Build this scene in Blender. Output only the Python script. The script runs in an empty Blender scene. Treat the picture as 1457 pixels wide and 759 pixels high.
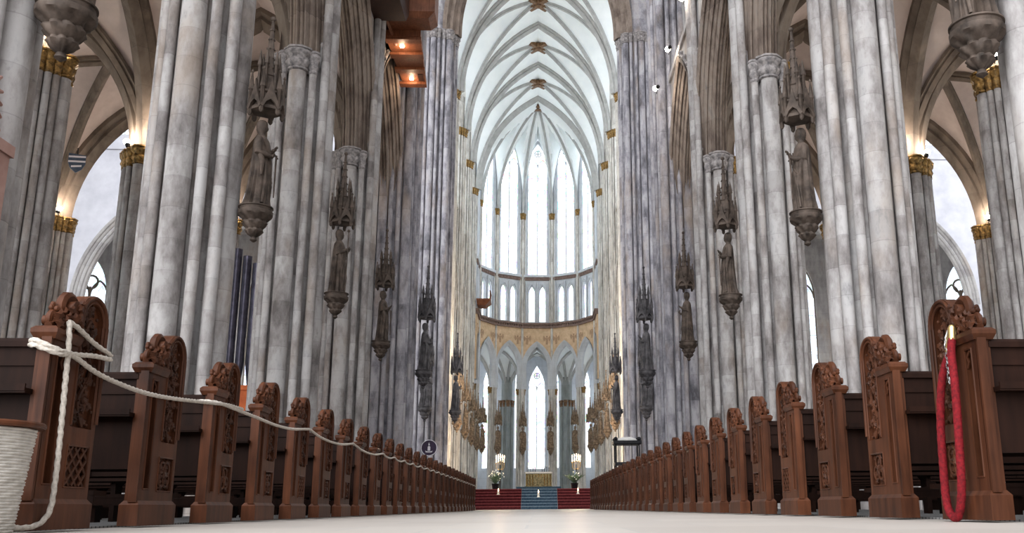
import bpy, math, random
from mathutils import Vector, Matrix
PI = math.pi
sc = bpy.context.scene
COL = sc.collection
RND = random.Random(7)

# ------------------------------------------------------------------ mesh builder
class G:
    def __init__(s): s.v = []; s.f = []; s.M = None
    def add(s, vs, fs):
        n = len(s.v)
        if s.M is not None and s.M.determinant() < 0: fs = [tuple(reversed(f)) for f in fs]
        if s.M is not None: vs = [tuple(s.M @ Vector(p)) for p in vs]
        s.v.extend(vs); s.f.extend([tuple(i + n for i in f) for f in fs])
    def box(s, x0, x1, y0, y1, z0, z1):
        s.add([(x0,y0,z0),(x1,y0,z0),(x1,y1,z0),(x0,y1,z0),(x0,y0,z1),(x1,y0,z1),(x1,y1,z1),(x0,y1,z1)],
              [(3,2,1,0),(4,5,6,7),(0,1,5,4),(1,2,6,5),(2,3,7,6),(3,0,4,7)])
    def frust(s, a, b):
        # a, b: (x0,x1,y0,y1,z)
        r = lambda q: [(q[0],q[2],q[4]),(q[1],q[2],q[4]),(q[1],q[3],q[4]),(q[0],q[3],q[4])]
        s.add(r(a)+r(b), [(3,2,1,0),(4,5,6,7),(0,1,5,4),(1,2,6,5),(2,3,7,6),(3,0,4,7)])
    def prism_x(s, poly, x0, x1):
        n = len(poly)
        s.add([(x0,y,z) for y,z in poly]+[(x1,y,z) for y,z in poly],
              [tuple(range(n-1,-1,-1)), tuple(range(n,2*n))]+[(i,(i+1)%n,n+(i+1)%n,n+i) for i in range(n)])
    def prism_y(s, poly, y0, y1):
        n = len(poly)
        s.add([(x,y0,z) for x,z in poly]+[(x,y1,z) for x,z in poly],
              [tuple(range(n)), tuple(range(2*n-1,n-1,-1))]+[(i,n+i,n+(i+1)%n,(i+1)%n) for i in range(n)])
    def loft(s, rings, cap=True, closed=False):
        m = len(rings[0]); n = len(rings)
        vs = [p for r in rings for p in r]; fs = []
        for i in range(n if closed else n-1):
            a = i*m; b = ((i+1) % n)*m
            for j in range(m):
                k = (j+1) % m
                fs.append((a+j, a+k, b+k, b+j))
        if cap and not closed:
            fs.append(tuple(range(m-1,-1,-1))); fs.append(tuple(range((n-1)*m, n*m)))
        s.add(vs, fs)
    def lathe(s, prof, n=16, c=(0,0,0), mod=None, ph=0.0, cap=True):
        rings = []
        for r, z in prof:
            ring = []
            for j in range(n):
                a = 2*PI*j/n + ph
                q = r if mod is None else mod(r, z, a)
                ring.append((c[0]+q*math.cos(a), c[1]+q*math.sin(a), c[2]+z))
            rings.append(ring)
        s.loft(rings, cap)
    def ball(s, c, r, n=8, m=5, sq=(1,1,1)):
        rings = []
        for i in range(m+1):
            t = -PI/2 + PI*(i+.35*(i==0)-.35*(i==m))/m
            rings.append([(c[0]+r*sq[0]*math.cos(t)*math.cos(2*PI*j/n), c[1]+r*sq[1]*math.cos(t)*math.sin(2*PI*j/n), c[2]+r*sq[2]*math.sin(t)) for j in range(n)])
        s.loft(rings)
    def frames(s, path, up):
        P = [Vector(p) for p in path]; out = []; N0 = None
        for i, p in enumerate(P):
            t = (P[min(i+1,len(P)-1)] - P[max(i-1,0)]).normalized()
            if up is not None:
                S = t.cross(Vector(up))
                S = S.normalized() if S.length > 1e-6 else Vector((1,0,0))
            else:
                if N0 is None:
                    N0 = t.cross(Vector((0.13,0.31,0.94))).normalized()
                S = (N0 - t*N0.dot(t)).normalized(); N0 = S
            out.append((p, S, S.cross(t).normalized()))
        return out
    def tube(s, path, r, n=8, cap=True, up=None):
        rings = []
        for i, (p, S, N) in enumerate(s.frames(path, up)):
            q = r[i] if isinstance(r, (list, tuple)) else r
            rings.append([tuple(p + S*(q*math.cos(2*PI*j/n)) + N*(q*math.sin(2*PI*j/n))) for j in range(n)])
        s.loft(rings, cap)
    def sweep(s, path, sec, up=(0,0,1), cap=True):
        rings = []
        for p, S, N in s.frames(path, up):
            rings.append([tuple(p + S*a + N*b) for a, b in sec])
        s.loft(rings, cap)
    def mesh(s, name, smooth=True, ang=35):
        me = bpy.data.meshes.new(name)
        me.from_pydata(s.v, [], s.f); me.validate(); me.update()
        if smooth:
            me.polygons.foreach_set('use_smooth', [True]*len(me.polygons))
            me.set_sharp_from_angle(angle=math.radians(ang))
        return me
    def build(s, name, mat, parent=None, smooth=True, ang=35):
        return inst(s.mesh(name, smooth, ang), name, mat, parent)

def inst(me, name, mat=None, parent=None, loc=None, rotz=0.0, mtx=None):
    if mat is not None and not me.materials: me.materials.append(mat)
    o = bpy.data.objects.new(name, me); COL.objects.link(o)
    if parent is not None: o.parent = parent
    if mtx is not None: o.matrix_local = mtx
    else:
        if loc is not None: o.location = loc
        if rotz: o.rotation_euler = (0,0,rotz)
    return o
def tag(o, label, cat, group=None, kind=None):
    o['label'] = label; o['category'] = cat
    if group: o['group'] = group
    if kind: o['kind'] = kind
    return o
def thing(name, label, cat, loc=(0,0,0), rotz=0.0, group=None):
    o = bpy.data.objects.new(name, None); COL.objects.link(o)
    o.empty_display_size = .2
    o.location = loc; o.rotation_euler = (0,0,rotz)
    return tag(o, label, cat, group)
def struct(o, label, cat):
    return tag(o, label, cat, None, 'structure')
def root(name, label, cat, mtx=None):
    o = bpy.data.objects.new(name, None); COL.objects.link(o)
    o.empty_display_size = .2
    if mtx is not None: o.matrix_world = mtx
    return struct(o, label, cat)
ORD = ('first second third fourth fifth sixth seventh eighth ninth tenth eleventh twelfth thirteenth fourteenth fifteenth sixteenth seventeenth '
       'eighteenth nineteenth twentieth twenty-first twenty-second twenty-third twenty-fourth twenty-fifth twenty-sixth twenty-seventh '
       'twenty-eighth twenty-ninth thirtieth thirty-first thirty-second thirty-third thirty-fourth').split()

# ------------------------------------------------------------------ materials
class NT:
    def __init__(s, name, rough=.8, metal=0.0):
        s.m = bpy.data.materials.new(name); s.m.use_nodes = True
        s.t = s.m.node_tree; s.b = s.t.nodes['Principled BSDF']
        s.b.inputs['Roughness'].default_value = rough; s.b.inputs['Specular IOR Level'].default_value = .25; s.b.inputs['Metallic'].default_value = metal
    def n(s, typ, **kw):
        o = s.t.nodes.new(typ)
        for k, v in kw.items():
            if hasattr(o, k) and k not in o.inputs: setattr(o, k, v)
            else: o.inputs[k].default_value = v
        return o
    def l(s, a, b): s.t.links.new(a, b)
    def math(s, op, a, b=None):
        o = s.t.nodes.new('ShaderNodeMath'); o.operation = op
        for i, q in enumerate((a, b)):
            if q is None: continue
            if isinstance(q, (int, float)): o.inputs[i].default_value = q
            else: s.l(q, o.inputs[i])
        return o.outputs[0]
    def mix(s, fac, a, b, typ='MIX'):
        o = s.t.nodes.new('ShaderNodeMix'); o.data_type = 'RGBA'; o.blend_type = typ
        for i, q in ((0, fac), (6, a), (7, b)):
            if isinstance(q, (int, float)): o.inputs[i].default_value = q
            elif isinstance(q, tuple): o.inputs[i].default_value = (*q, 1)
            else: s.l(q, o.inputs[i])
        return o.outputs[2]
    def ramp(s, fac, stops):
        o = s.t.nodes.new('ShaderNodeValToRGB')
        while len(o.color_ramp.elements) < len(stops): o.color_ramp.elements.new(.5)
        for e, (p, c) in zip(o.color_ramp.elements, stops): e.position = p; e.color = (*c, 1)
        s.l(fac, o.inputs[0]); return o.outputs[0]
    def coord(s, w='Object'): return s.n('ShaderNodeTexCoord').outputs[w]
    def noise(s, vec, scale, detail=3, rough=.55, sc3=None):
        if sc3:
            mp = s.n('ShaderNodeMapping'); mp.inputs['Scale'].default_value = sc3; s.l(vec, mp.inputs['Vector']); vec = mp.outputs[0]
        o = s.n('ShaderNodeTexNoise', Scale=scale, Detail=detail, Roughness=rough); s.l(vec, o.inputs['Vector']); return o.outputs['Fac']
    def col(s, c):
        if isinstance(c, tuple): s.b.inputs['Base Color'].default_value = (*c, 1)
        else: s.l(c, s.b.inputs['Base Color'])
    def bump(s, h, strength=.3, dist=.02):
        o = s.n('ShaderNodeBump', Strength=strength, Distance=dist); s.l(h, o.inputs['Height']); s.l(o.outputs[0], s.b.inputs['Normal'])

def stone(name, stops, course=.62, stain=.6, warm=(.36,.285,.225), warmf=.5, dark=(.05,.048,.05)):
    """drum-built stone: every course of every shaft has its own tone, soot patches, joints"""
    k = NT(name, .78)
    oc = k.coord(); rnd = k.n('ShaderNodeObjectInfo').outputs['Random']
    sx = k.n('ShaderNodeSeparateXYZ'); k.l(oc, sx.inputs[0])
    zz = k.math('ADD', k.math('DIVIDE', sx.outputs[2], course), k.math('MULTIPLY', rnd, 37.0))
    fl = k.math('FLOOR', zz); fr = k.math('FRACT', zz)
    cb = k.n('ShaderNodeCombineXYZ'); k.l(fl, cb.inputs[0]); k.l(k.math('MULTIPLY', rnd, 91.0), cb.inputs[1])
    wn = k.n('ShaderNodeTexWhiteNoise'); k.l(cb.outputs[0], wn.inputs['Vector'])
    va = k.n('ShaderNodeVectorMath', operation='ADD'); k.l(oc, va.inputs[0])
    cr = k.n('ShaderNodeCombineXYZ'); k.l(k.math('MULTIPLY', rnd, 50.0), cr.inputs[0]); k.l(cr.outputs[0], va.inputs[1])
    v = va.outputs[0]
    n1 = k.noise(v, 2.0, 6, .66, (1,1,.42)); n2 = k.noise(v, 9, 4, .6); n3 = k.noise(v, .7, 4, .6, (1,1,.4))
    tone = k.math('ADD', k.math('MULTIPLY', wn.outputs['Value'], .10), k.math('MULTIPLY', n1, .90))
    c = k.ramp(tone, stops)
    c = k.mix(k.math('MULTIPLY', k.sstep(n3, .5, .7), warmf), c, warm)
    st = k.math('MULTIPLY', k.sstep(n1, .55, .78), stain)
    c = k.mix(st, c, dark)
    c = k.mix(k.math('MULTIPLY', k.sstep(n2, .6, .75), .35*stain), c, dark)
    j = k.math('LESS_THAN', fr, .022)
    c = k.mix(k.math('MULTIPLY', j, .2), c, dark)
    k.col(c)
    k.bump(k.math('SUBTRACT', n2, k.math('MULTIPLY', j, .6)), .25, .015)
    return k.m
def _sstep(s, v, a, b):
    o = s.t.nodes.new('ShaderNodeMapRange'); o.interpolation_type = 'SMOOTHSTEP'
    o.inputs[1].default_value = a; o.inputs[2].default_value = b; s.l(v, o.inputs[0]); return o.outputs[0]
NT.sstep = _sstep

def simple(name, c1, c2, scale=6, rough=.7, metal=0.0, bump=.2, sc3=None, dist=.01):
    k = NT(name, rough, metal); n = k.noise(k.coord(), scale, 4, .6, sc3)
    k.col(k.ramp(n, ((.3, c1), (.7, c2)))); k.bump(n, bump, dist); return k.m
def emit(name, c, s):
    k = NT(name, .5); k.b.inputs['Base Color'].default_value = (.02,.02,.02,1)
    k.b.inputs['Emission Color'].default_value = (*c, 1); k.b.inputs['Emission Strength'].default_value = s; return k.m
def wood(name, c1, c2, rough=.38, spec=.3):
    k = NT(name, rough); oc = k.coord(); rnd = k.n('ShaderNodeObjectInfo').outputs['Random']
    va = k.n('ShaderNodeVectorMath', operation='ADD'); k.l(oc, va.inputs[0])
    cr = k.n('ShaderNodeCombineXYZ'); k.l(k.math('MULTIPLY', rnd, 20.0), cr.inputs[0]); k.l(cr.outputs[0], va.inputs[1])
    n = k.noise(va.outputs[0], 14, 5, .65, (1,1,.09)); n2 = k.noise(va.outputs[0], 3, 2)
    f = k.math('ADD', k.math('MULTIPLY', n, .65), k.math('MULTIPLY', n2, .35))
    c = k.ramp(f, ((.3, c1), (.68, c2)))
    hs = k.n('ShaderNodeHueSaturation'); k.l(c, hs.inputs['Color'])
    k.l(k.math('ADD', .8, k.math('MULTIPLY', rnd, .4)), hs.inputs['Value'])
    k.col(hs.outputs[0]); k.bump(n, .12, .004); k.b.inputs['Specular IOR Level'].default_value = spec; return k.m
def glass(name, s, tint, col=.35, cell=3.5):
    """lit leaded window: small panes of slightly different colour"""
    k = NT(name, .4); oc = k.coord()
    mp = k.n('ShaderNodeMapping'); mp.inputs['Scale'].default_value = (2.2,2.2,1.3); k.l(oc, mp.inputs['Vector'])
    vo = k.n('ShaderNodeTexVoronoi', Scale=cell); k.l(mp.outputs[0], vo.inputs['Vector'])
    hs = k.n('ShaderNodeHueSaturation', Saturation=col*2); k.l(vo.outputs['Color'], hs.inputs['Color'])
    ve = k.n('ShaderNodeTexVoronoi', Scale=cell, feature='DISTANCE_TO_EDGE'); k.l(mp.outputs[0], ve.inputs['Vector'])
    n = k.noise(oc, .9, 3)
    c = k.mix(k.math('MULTIPLY', k.sstep(n, .42, .62), col), tint, hs.outputs[0], 'MULTIPLY')
    lead = k.sstep(ve.outputs['Distance'], .0, .05)
    c = k.mix(lead, (.25,.27,.3), c)
    k.b.inputs['Base Color'].default_value = (.03,.03,.03,1)
    k.l(c, k.b.inputs['Emission Color']); k.b.inputs['Emission Strength'].default_value = s
    return k.m

NAVE = ((.30,(.12,.107,.103)),(.43,(.25,.23,.224)),(.54,(.38,.362,.355)),(.68,(.57,.555,.55)))
M = {}
M['pier'] = stone('pier_stone', NAVE, .62, .7)
M['crossing'] = stone('crossing_stone', ((.30,(.09,.088,.10)),(.43,(.21,.205,.23)),(.55,(.36,.35,.38)),(.70,(.56,.55,.575))), 1.1, .75)
M['choir'] = stone('choir_stone', ((.28,(.30,.28,.26)),(.45,(.5,.48,.45)),(.58,(.66,.64,.6)),(.75,(.8,.78,.74))), 1.6, .3, warmf=.2)
M['apse'] = stone('apse_stone', ((.2,(.40,.42,.45)),(.5,(.55,.58,.62)),(.8,(.7,.74,.78))), .8, .2, warmf=.1)
M['arch'] = stone('arch_stone', ((.27,(.085,.062,.05)),(.43,(.17,.132,.11)),(.58,(.28,.228,.19)),(.75,(.40,.345,.30))), 1.2, .6)
M['rib'] = stone('rib_stone', ((.25,(.08,.062,.05)),(.5,(.155,.125,.10)),(.75,(.24,.20,.165))), 1.2, .3)
M['wall'] = stone('wall_stone', ((.2,(.2,.19,.19)),(.45,(.34,.33,.33)),(.65,(.48,.47,.46)),(.85,(.6,.59,.58))), .5, .5)
M['greypier'] = stone('ambulatory_stone', ((.2,(.14,.155,.15)),(.5,(.24,.26,.255)),(.8,(.36,.38,.37))), .7, .3, warmf=.1)
M['plaster'] = simple('aisle_plaster', (.50,.42,.385), (.62,.53,.49), 1.3, .9, 0, .1)
M['web'] = simple('choir_vault_plaster', (.76,.80,.81), (.85,.88,.88), .8, .9, 0, .08)
M['twall'] = simple('transept_wall', (.42,.425,.47), (.55,.555,.60), .9, .9, 0, .08)
M['crib'] = simple('choir_rib_stone', (.34,.34,.33), (.46,.46,.45), 2, .85)
M['boss'] = simple('boss_brown', (.07,.035,.02), (.24,.135,.065), 5, .5)
M['capital'] = simple('capital_stone', (.10,.095,.10), (.42,.39,.38), 7, .8, 0, .5)
M['gold'] = simple('gilded_leaf', (.035,.022,.012), (.42,.25,.08), 9, .42, .5, .6)
M['statue'] = simple('statue_stone', (.022,.0165,.013), (.12,.09,.072), 4, .7, 0, .4)
M['statue2'] = simple('statue_grey_stone', (.03,.029,.032), (.145,.138,.145), 4, .7, 0, .4)
M['poly'] = simple('gilded_statue', (.06,.038,.026), (.42,.31,.21), 6, .6, .1, .4)
M['wood'] = wood('pew_wood', (.016,.0052,.0025), (.098,.034,.0155), .45, .12)
M['carve'] = wood('carved_wood', (.008,.003,.0016), (.085,.030,.014), .5, .15)
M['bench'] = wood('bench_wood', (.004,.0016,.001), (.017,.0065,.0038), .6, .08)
M['organ'] = wood('organ_wood', (.09,.028,.012), (.26,.095,.045), .5)
M['organdark'] = wood('organ_dark_wood', (.02,.008,.005), (.07,.025,.014), .5)
M['red'] = simple('red_carpet', (.04,.006,.008), (.10,.014,.016), 9, .95, 0, .4)
M['blue'] = simple('blue_carpet', (.02,.045,.075), (.06,.105,.15), 9, .95, 0, .4)
M['black'] = simple('black_metal', (.008,.008,.01), (.03,.03,.034), 8, .5, .4)
M['white'] = simple('white_cloth', (.72,.70,.67), (.85,.83,.80), 8, .85)
M['brass'] = simple('brass', (.45,.30,.12), (.65,.48,.22), 8, .3, .9)
M['chrome'] = simple('chain_steel', (.45,.45,.45), (.7,.7,.7), 8, .25, .95)
M['paint'] = simple('painted_gold_ground', (.52,.36,.22), (.72,.54,.36), 2.5, .7)
M['figure'] = simple('painted_figures', (.30,.20,.14), (.50,.33,.20), 9, .7)
M['cornice'] = simple('cornice_stone', (.13,.085,.07), (.27,.19,.16), 5, .7)
M['altar'] = simple('altar_front', (.055,.05,.028), (.26,.22,.12), 11, .45, .5, .5)
M['plant'] = simple('plant_leaf', (.05,.09,.05), (.15,.21,.13), 5, .6)
M['flower'] = simple('white_flower', (.6,.62,.55), (.85,.86,.8), 5, .6)
M['candle'] = simple('candle_wax', (.75,.7,.6), (.85,.8,.7), 5, .5)
M['pipe'] = simple('organ_pipe_metal', (.035,.032,.045), (.10,.095,.13), 3, .35, .6)
M['orange'] = simple('orange_panel', (.55,.11,.03), (.75,.19,.06), 3, .6)
M['sign'] = simple('sign_purple', (.03,.018,.04), (.05,.03,.07), 3, .5)
M['signwhite'] = simple('sign_white', (.75,.72,.78), (.8,.78,.82), 3, .5)
M['pink'] = simple('pink_stone', (.30,.17,.14), (.44,.28,.24), 3, .8, 0, .3)
M['shieldblue'] = simple('shield_blue', (.05,.07,.11), (.09,.12,.17), 5, .6)
M['basket'] = simple('basket_cord', (.36,.335,.30), (.55,.52,.475), 20, .85, 0, .5)
M['lamp'] = emit('lamp_glow', (1,.82,.62), 60)
M['flame'] = emit('flame_glow', (1,.68,.40), 8)
M['glass'] = glass('choir_glass', 3.0, (.88,.945,1.0), .7)
M['glassaisle'] = glass('aisle_glass', 2.4, (.82,.92,1.0), .8, 2.2)
M['glasstrans'] = glass('transept_glass', 2.2, (.85,.93,1.0), .3, 2.0)
M['glasssouth'] = glass('south_glass', 3.6, (.95,.97,1.0), .25, 2.0)
M['glassdeep'] = glass('stained_glass', 2.0, (.78,.9,1.0), .42, 1.6)

def ropemat(name, c1, c2):
    k = NT(name, .85); n = k.noise(k.coord(), 60, 3)
    k.col(k.ramp(n, ((.3,c1),(.7,c2)))); k.bump(n, .4, .004); return k.m
M['rope'] = ropemat('white_rope', (.34,.30,.255), (.55,.50,.44))
M['redrope'] = ropemat('red_rope', (.075,.002,.004), (.20,.006,.011))

k = NT('floor_stone', .42)
oc = k.coord()
br = k.n('ShaderNodeTexBrick', Scale=1.0); br.offset = .5
br.inputs['Color1'].default_value = (.385,.345,.31,1); br.inputs['Color2'].default_value = (.44,.40,.36,1); br.inputs['Mortar'].default_value = (.36,.34,.32,1)
br.inputs['Mortar Size'].default_value = .008; br.inputs['Brick Width'].default_value = .9; br.inputs['Row Height'].default_value = .9
k.l(oc, br.inputs['Vector']); n = k.noise(oc, 1.6, 5, .6)
k.col(k.mix(k.math('MULTIPLY', k.sstep(n, .45, .7), .3), br.outputs['Color'], (.42,.40,.38))); k.bump(k.noise(oc, 30, 3), .06, .004)
M['floor'] = k.m
k = NT('pew_platform', .6); oc = k.coord()
wv = k.n('ShaderNodeTexWave', Scale=6.0, Distortion=.0); wv.bands_direction = 'Y'; k.l(oc, wv.inputs['Vector'])
k.col(k.ramp(wv.outputs['Fac'], ((.15,(.07,.07,.072)),(.3,(.26,.255,.25))))); M['platform'] = k.m

# ------------------------------------------------------------------ arches
def arch_k(a, r): return (r*r - a*a)/(2*a)
def arch_pts(a, r, n=12, off=0.0):
    kk = arch_k(a, r); R = a + kk + off; pm = math.acos(max(-1, min(1, kk/R)))
    right = [(-kk + R*math.cos(pm*i/n), R*math.sin(pm*i/n)) for i in range(n+1)]
    return [(-x, z) for x, z in right[:-1]] + [(0.0, right[-1][1])] + right[-2::-1]
def gfun(ratio):
    kk = (ratio*ratio-1)/2; R = 1+kk
    return lambda t: math.sqrt(max(0, R*R - (abs(t)+kk)**2))/ratio
def scallop(W, V, n, amp, per=5, flat=.16):
    """moulded arch section: (u across, v outwards): stepped V of n rolls"""
    pts = []
    tot = n*per
    for i in range(tot+1):
        q = -1 + 2*i/tot
        v = V*max(0, (abs(q)-flat)/(1-flat))
        big = amp*(1.35 if (int(i/per) % 2 == 0) else .75)
        pts.append((W*q, v - big*abs(math.sin(PI*i/per))))
    return pts
def archivolt(g, a, r, prof, axis, mtx, n=14, stilt=0.0, close=True):
    """sweeps prof round a pointed arch; axis 'y': arch in local XZ, u along Y"""
    kk = arch_k(a, r); rows = []
    prof = list(prof)
    for side in (-1, 1):
        rg = range(n+1) if side == -1 else range(n-1, -1, -1)
        for i in rg:
            row = []
            for u, v in prof:
                R = a + kk + v; pm = math.acos(max(-1, min(1, kk/R)))
                ph = pm*i/n
                row.append((side*(-kk + R*math.cos(ph)), u, R*math.sin(ph)))
            if i == 0 and stilt and side == -1: rows.append([(p[0], p[1], -stilt) for p in row])
            rows.append(row)
            if i == 0 and stilt and side == 1: rows.append([(p[0], p[1], -stilt) for p in row])
    m = len(prof); vs = [p for r_ in rows for p in r_]; fs = []
    for i in range(len(rows)-1):
        for j in range(m-1):
            fs.append((i*m+j, (i+1)*m+j, (i+1)*m+j+1, i*m+j+1))
    old = g.M; g.M = mtx; g.add(vs, fs); g.M = old
def wall_panel(g, x0, x1, z0, z1, ops, t, y0=0.0, n=10):
    """wall in local XZ at y in [y0, y0+t], pointed openings ops = (xc, a, zbottom, zspring, rise)"""
    ops = sorted(ops); x = x0
    def rect(xa, xb, za, zb):
        if xb-xa > 1e-4 and zb-za > 1e-4: g.box(xa, xb, y0, y0+t, za, zb)
    for xc, a, zb, zs, r in ops:
        rect(x, xc-a, z0, z1); rect(xc-a, xc+a, z0, zb)
        P = arch_pts(a, r, n)
        for (xa, za), (xb, zb2) in zip(P[:-1], P[1:]):
            q = [(xc+xa, zs+za), (xc+xb, zs+zb2), (xc+xb, z1), (xc+xa, z1)]
            g.prism_y(q, y0, y0+t)
        x = xc+a
    rect(x, x1, z0, z1)
WN = [0]
def window(label, mtx, a, zb, zs, r, lights=2, gm='glass', bar=.07, fm='apse', foil=True, scale=1.0):
    """pointed window: glazing, mullions, tracery; local XZ, glass at y=0"""
    WN[0] += 1
    w = root('window_%d' % WN[0], label, 'window', mtx)
    P = arch_pts(a, r, 10)
    g = G(); n = len(P)
    poly = [(x, zs+z) for x, z in P] + [(a, zb), (-a, zb)]
    g.add([(x, 0, z) for x, z in poly], [tuple(range(len(poly)))])
    g.build('glass', M[gm], w, False)
    g = G()
    for i in range(1, lights):
        x = -a + 2*a*i/lights
        top = zs + max(0, r*.15)
        g.box(x-bar/2, x+bar/2, -.06, .06, zb, top)
    path = [(-a, 0, zb)] + [(x, 0, zs+z) for x, z in P] + [(a, 0, zb)]
    g.sweep(path, [(-.05,-bar), (.05,-bar), (.05,bar*.3), (-.05,bar*.3)], up=(0,1,0))
    nb = max(2, int((zs-zb)/1.3))
    for i in range(1, nb): 
        z = zb + (zs-zb)*i/nb
        g.box(-a, a, -.012, .012, z-.015, z+.015)
    g.build('mullion', M[fm], w, True)
    if foil:
        g = G(); la = a/lights
        for i in range(lights):
            xc = -a + la + 2*la*i
            g.tube([(xc+x, 0, zs-.1+z) for x, z in arch_pts(la*.95, la*1.7, 6)], bar*.5, 5)
        def ringt(xc, zc, rr):
            g.tube([(xc+rr*math.cos(2*PI*j/14), 0, zc+rr*math.sin(2*PI*j/14)) for j in range(15)], bar*.5, 5, False)
        rr = a*.36; zc = zs + r*.56
        ringt(0, zc, rr)
        for q in range(4): ringt(rr*.5*math.cos(PI/4+q*PI/2), zc+rr*.5*math.sin(PI/4+q*PI/2), rr*.42)
        if lights > 2:
            for s_ in (-1, 1): ringt(s_*a*.5, zs+r*.24, a*.2)
        g.build('tracery', M[fm], w, True)
    return w

# ------------------------------------------------------------------ columns
_cache = {}
def cyl(r, h, n=16, mt=None):
    z0 = 0.0; key = ('c', round(r,3), round(h,2), mt.name)
    if key not in _cache:
        g = G(); m = max(1, int(h/6)); g.lathe([(r, z0+h*i/m) for i in range(m+1)], n); _cache[key] = g.mesh('shaft')
    return _cache[key]
def capmesh(r, mt, h=.62):
    key = ('cap', round(r,3), mt.name)
    if key not in _cache:
        g = G(); nn = 8 if r > .15 else 6
        def mod(q, z, a):
            t = z/h
            if .1 < t < .52: return q*(1 + .22*abs(math.sin(nn*a/2))*math.sin(PI*(t-.1)/.42))
            if .5 <= t < .86: return q*(1 + .25*abs(math.cos(nn*a/2))*math.sin(PI*(t-.5)/.36))
            return q
        pr = [(r*1.02,-.08),(r*1.22,-.05),(r*1.22,0),(r*1.04,.03)]
        for i in range(9):
            t = .06 + .8*i/8
            pr.append((r*(1.06 + .55*t**2.2 + .14*math.sin(t*PI*2)**2), h*t))
        g.lathe(pr, nn*4, mod=mod)
        R = r*1.75
        g.lathe([(R*.86,h*.86),(R,h*.89),(R,h*.97),(R*.94,h)], 8, ph=PI/8)
        _cache[key] = g.mesh('capital', ang=45)
    return _cache[key]
def basemesh(r, mt):
    key = ('base', round(r,2), mt.name)
    if key not in _cache:
        g = G()
        g.lathe([(r*1.22,0),(r*1.22,.45),(r*1.16,.5),(r*1.16,.8),(r*1.2,.84),(r*1.18,.92),(r*1.08,.97),(r*1.1,1.03),(r*1.02,1.1)], 8, ph=PI/8)
        _cache[key] = g.mesh('plinth')
    return _cache[key]
def pier(name, label, X, Y, spec, core, coreh, mat, capmat, z0=0.0, group=None, rot=None, base=True):
    """spec: list of (angle from the nave direction towards the west, distance, radius, top, has capital, capital material)"""
    p = thing(name, label, 'pillar', (X, Y, z0), 0, group)
    sx = 1 if X < 0 else -1
    inst(cyl(core, coreh, 20, mat), 'core', mat, p)
    if base: inst(basemesh(core*1.12, mat), 'plinth', mat, p)
    for a, d, r, h, cp in spec:
        a = math.radians(a)
        if rot is None: dx, dy = sx*math.cos(a)*d, -math.sin(a)*d
        else: dx, dy = math.cos(rot+a)*d, math.sin(rot+a)*d
        o = inst(cyl(r, h-z0, 16, mat), 'shaft', mat, p, (dx, dy, 0))
        if cp:
            (lambda cm: inst(capmesh(r, cm), 'capital', cm, o, (0, 0, h-z0-.55)))(M[cp] if isinstance(cp, str) else capmat)
    return p

# ================================================================== DIMENSIONS
NX, AX, OX = 6.85, 14.4, 21.8            # arcade, middle aisle row, outer wall row
NY = [10.1, 17.6, 25.1, 32.6, 40.6]       # nave piers; last = west crossing pier
CE = 56.6                                # east crossing pier
CY = [63.9, 71.15, 78.4, 85.65]           # choir piers
CAP, SPR, VS, RISE = 12.4, 12.75, 30.7, 10.0
side_word = {-1: 'left', 1: 'right'}

# ------------------------------------------------------------------ floors
g = G(); g.box(-38, 38, -6, 66, -.3, 0.0)
struct(g.build('floor', M['floor'], None, False), 'pale stone floor of the nave with the wide aisle', 'floor')
for s in (-1, 1):
    g = G(); x0, x1 = sorted((s*2.62, s*6.0)); g.box(x0, x1, 3.4, 42.6, -.02, .012)
    struct(g.build('floor_'+side_word[s], M['platform'], None, False), 'ribbed grey floor under the pews on the %s' % side_word[s], 'floor')

# ------------------------------------------------------------------ nave arcades
def nave_spec(s):
    gl = 'gold' if s > 0 else 1
    sp = [(0,.70,.24,26.5,None),(90,.71,.245,CAP+.55,1),(180,.70,.24,CAP+.55,gl),(270,.71,.245,CAP+.55,1)]
    for sg in (1, -1):
        sp += [(sg*30,.80,.125,26.5,None),(sg*57,.76,.105,CAP+.5,1)]
        sp += [(sg*121,.80,.10,CAP+.5,1),(sg*138,.80,.10,CAP+.5,gl),(sg*155,.80,.10,CAP+.5,gl)]
    return sp
for s in (-1, 1):
    for i, y in enumerate(NY[:4]):
        pier('clustered_pier', 'grey clustered stone pier, %s from the camera on the %s of the nave' % (ORD[i], side_word[s]),
             s*NX, y, nave_spec(s), .56, CAP+.3, M['pier'], M['capital'], group='nave piers')
    # crossing piers
    for y, wd in ((NY[4], 'near'), (CE, 'far')):
        sp = []
        for q in range(24):
            a = q*15
            major = q % 3 == 0
            d = 1.30 if major else 1.33
            if q % 6 == 3: d = 1.42
            sp.append((a, d, .2 if major else .105, VS+.4, 1 if y == CE else None))
        pier('crossing_pier', 'tall bundled stone pier at the %s corner of the crossing, %s side' % (wd, side_word[s]),
             s*(NX+.05), y, sp, 1.2, VS+6, M['crossing'], M['capital'], group='crossing piers')
    # choir piers
    for i, y in enumerate(CY):
        sp = [(0,.80,.17,VS,'gold'),(90,.73,.2,CAP+.5,'gold'),(180,.73,.2,CAP+.5,'gold'),(270,.73,.2,CAP+.5,'gold')]
        for a, r in ((24,.10),(42,.085),(58,.075)):
            sp += [(a,.82,r,VS,'gold'),(-a,.82,r,VS,'gold')]
        pier('choir_pier', 'cream stone choir pier with gilded capitals, %s beyond the crossing on the %s' % (ORD[i], side_word[s]),
             s*NX, y, sp, .72, VS+3, M['choir'], M['capital'], group='choir piers')

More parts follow.
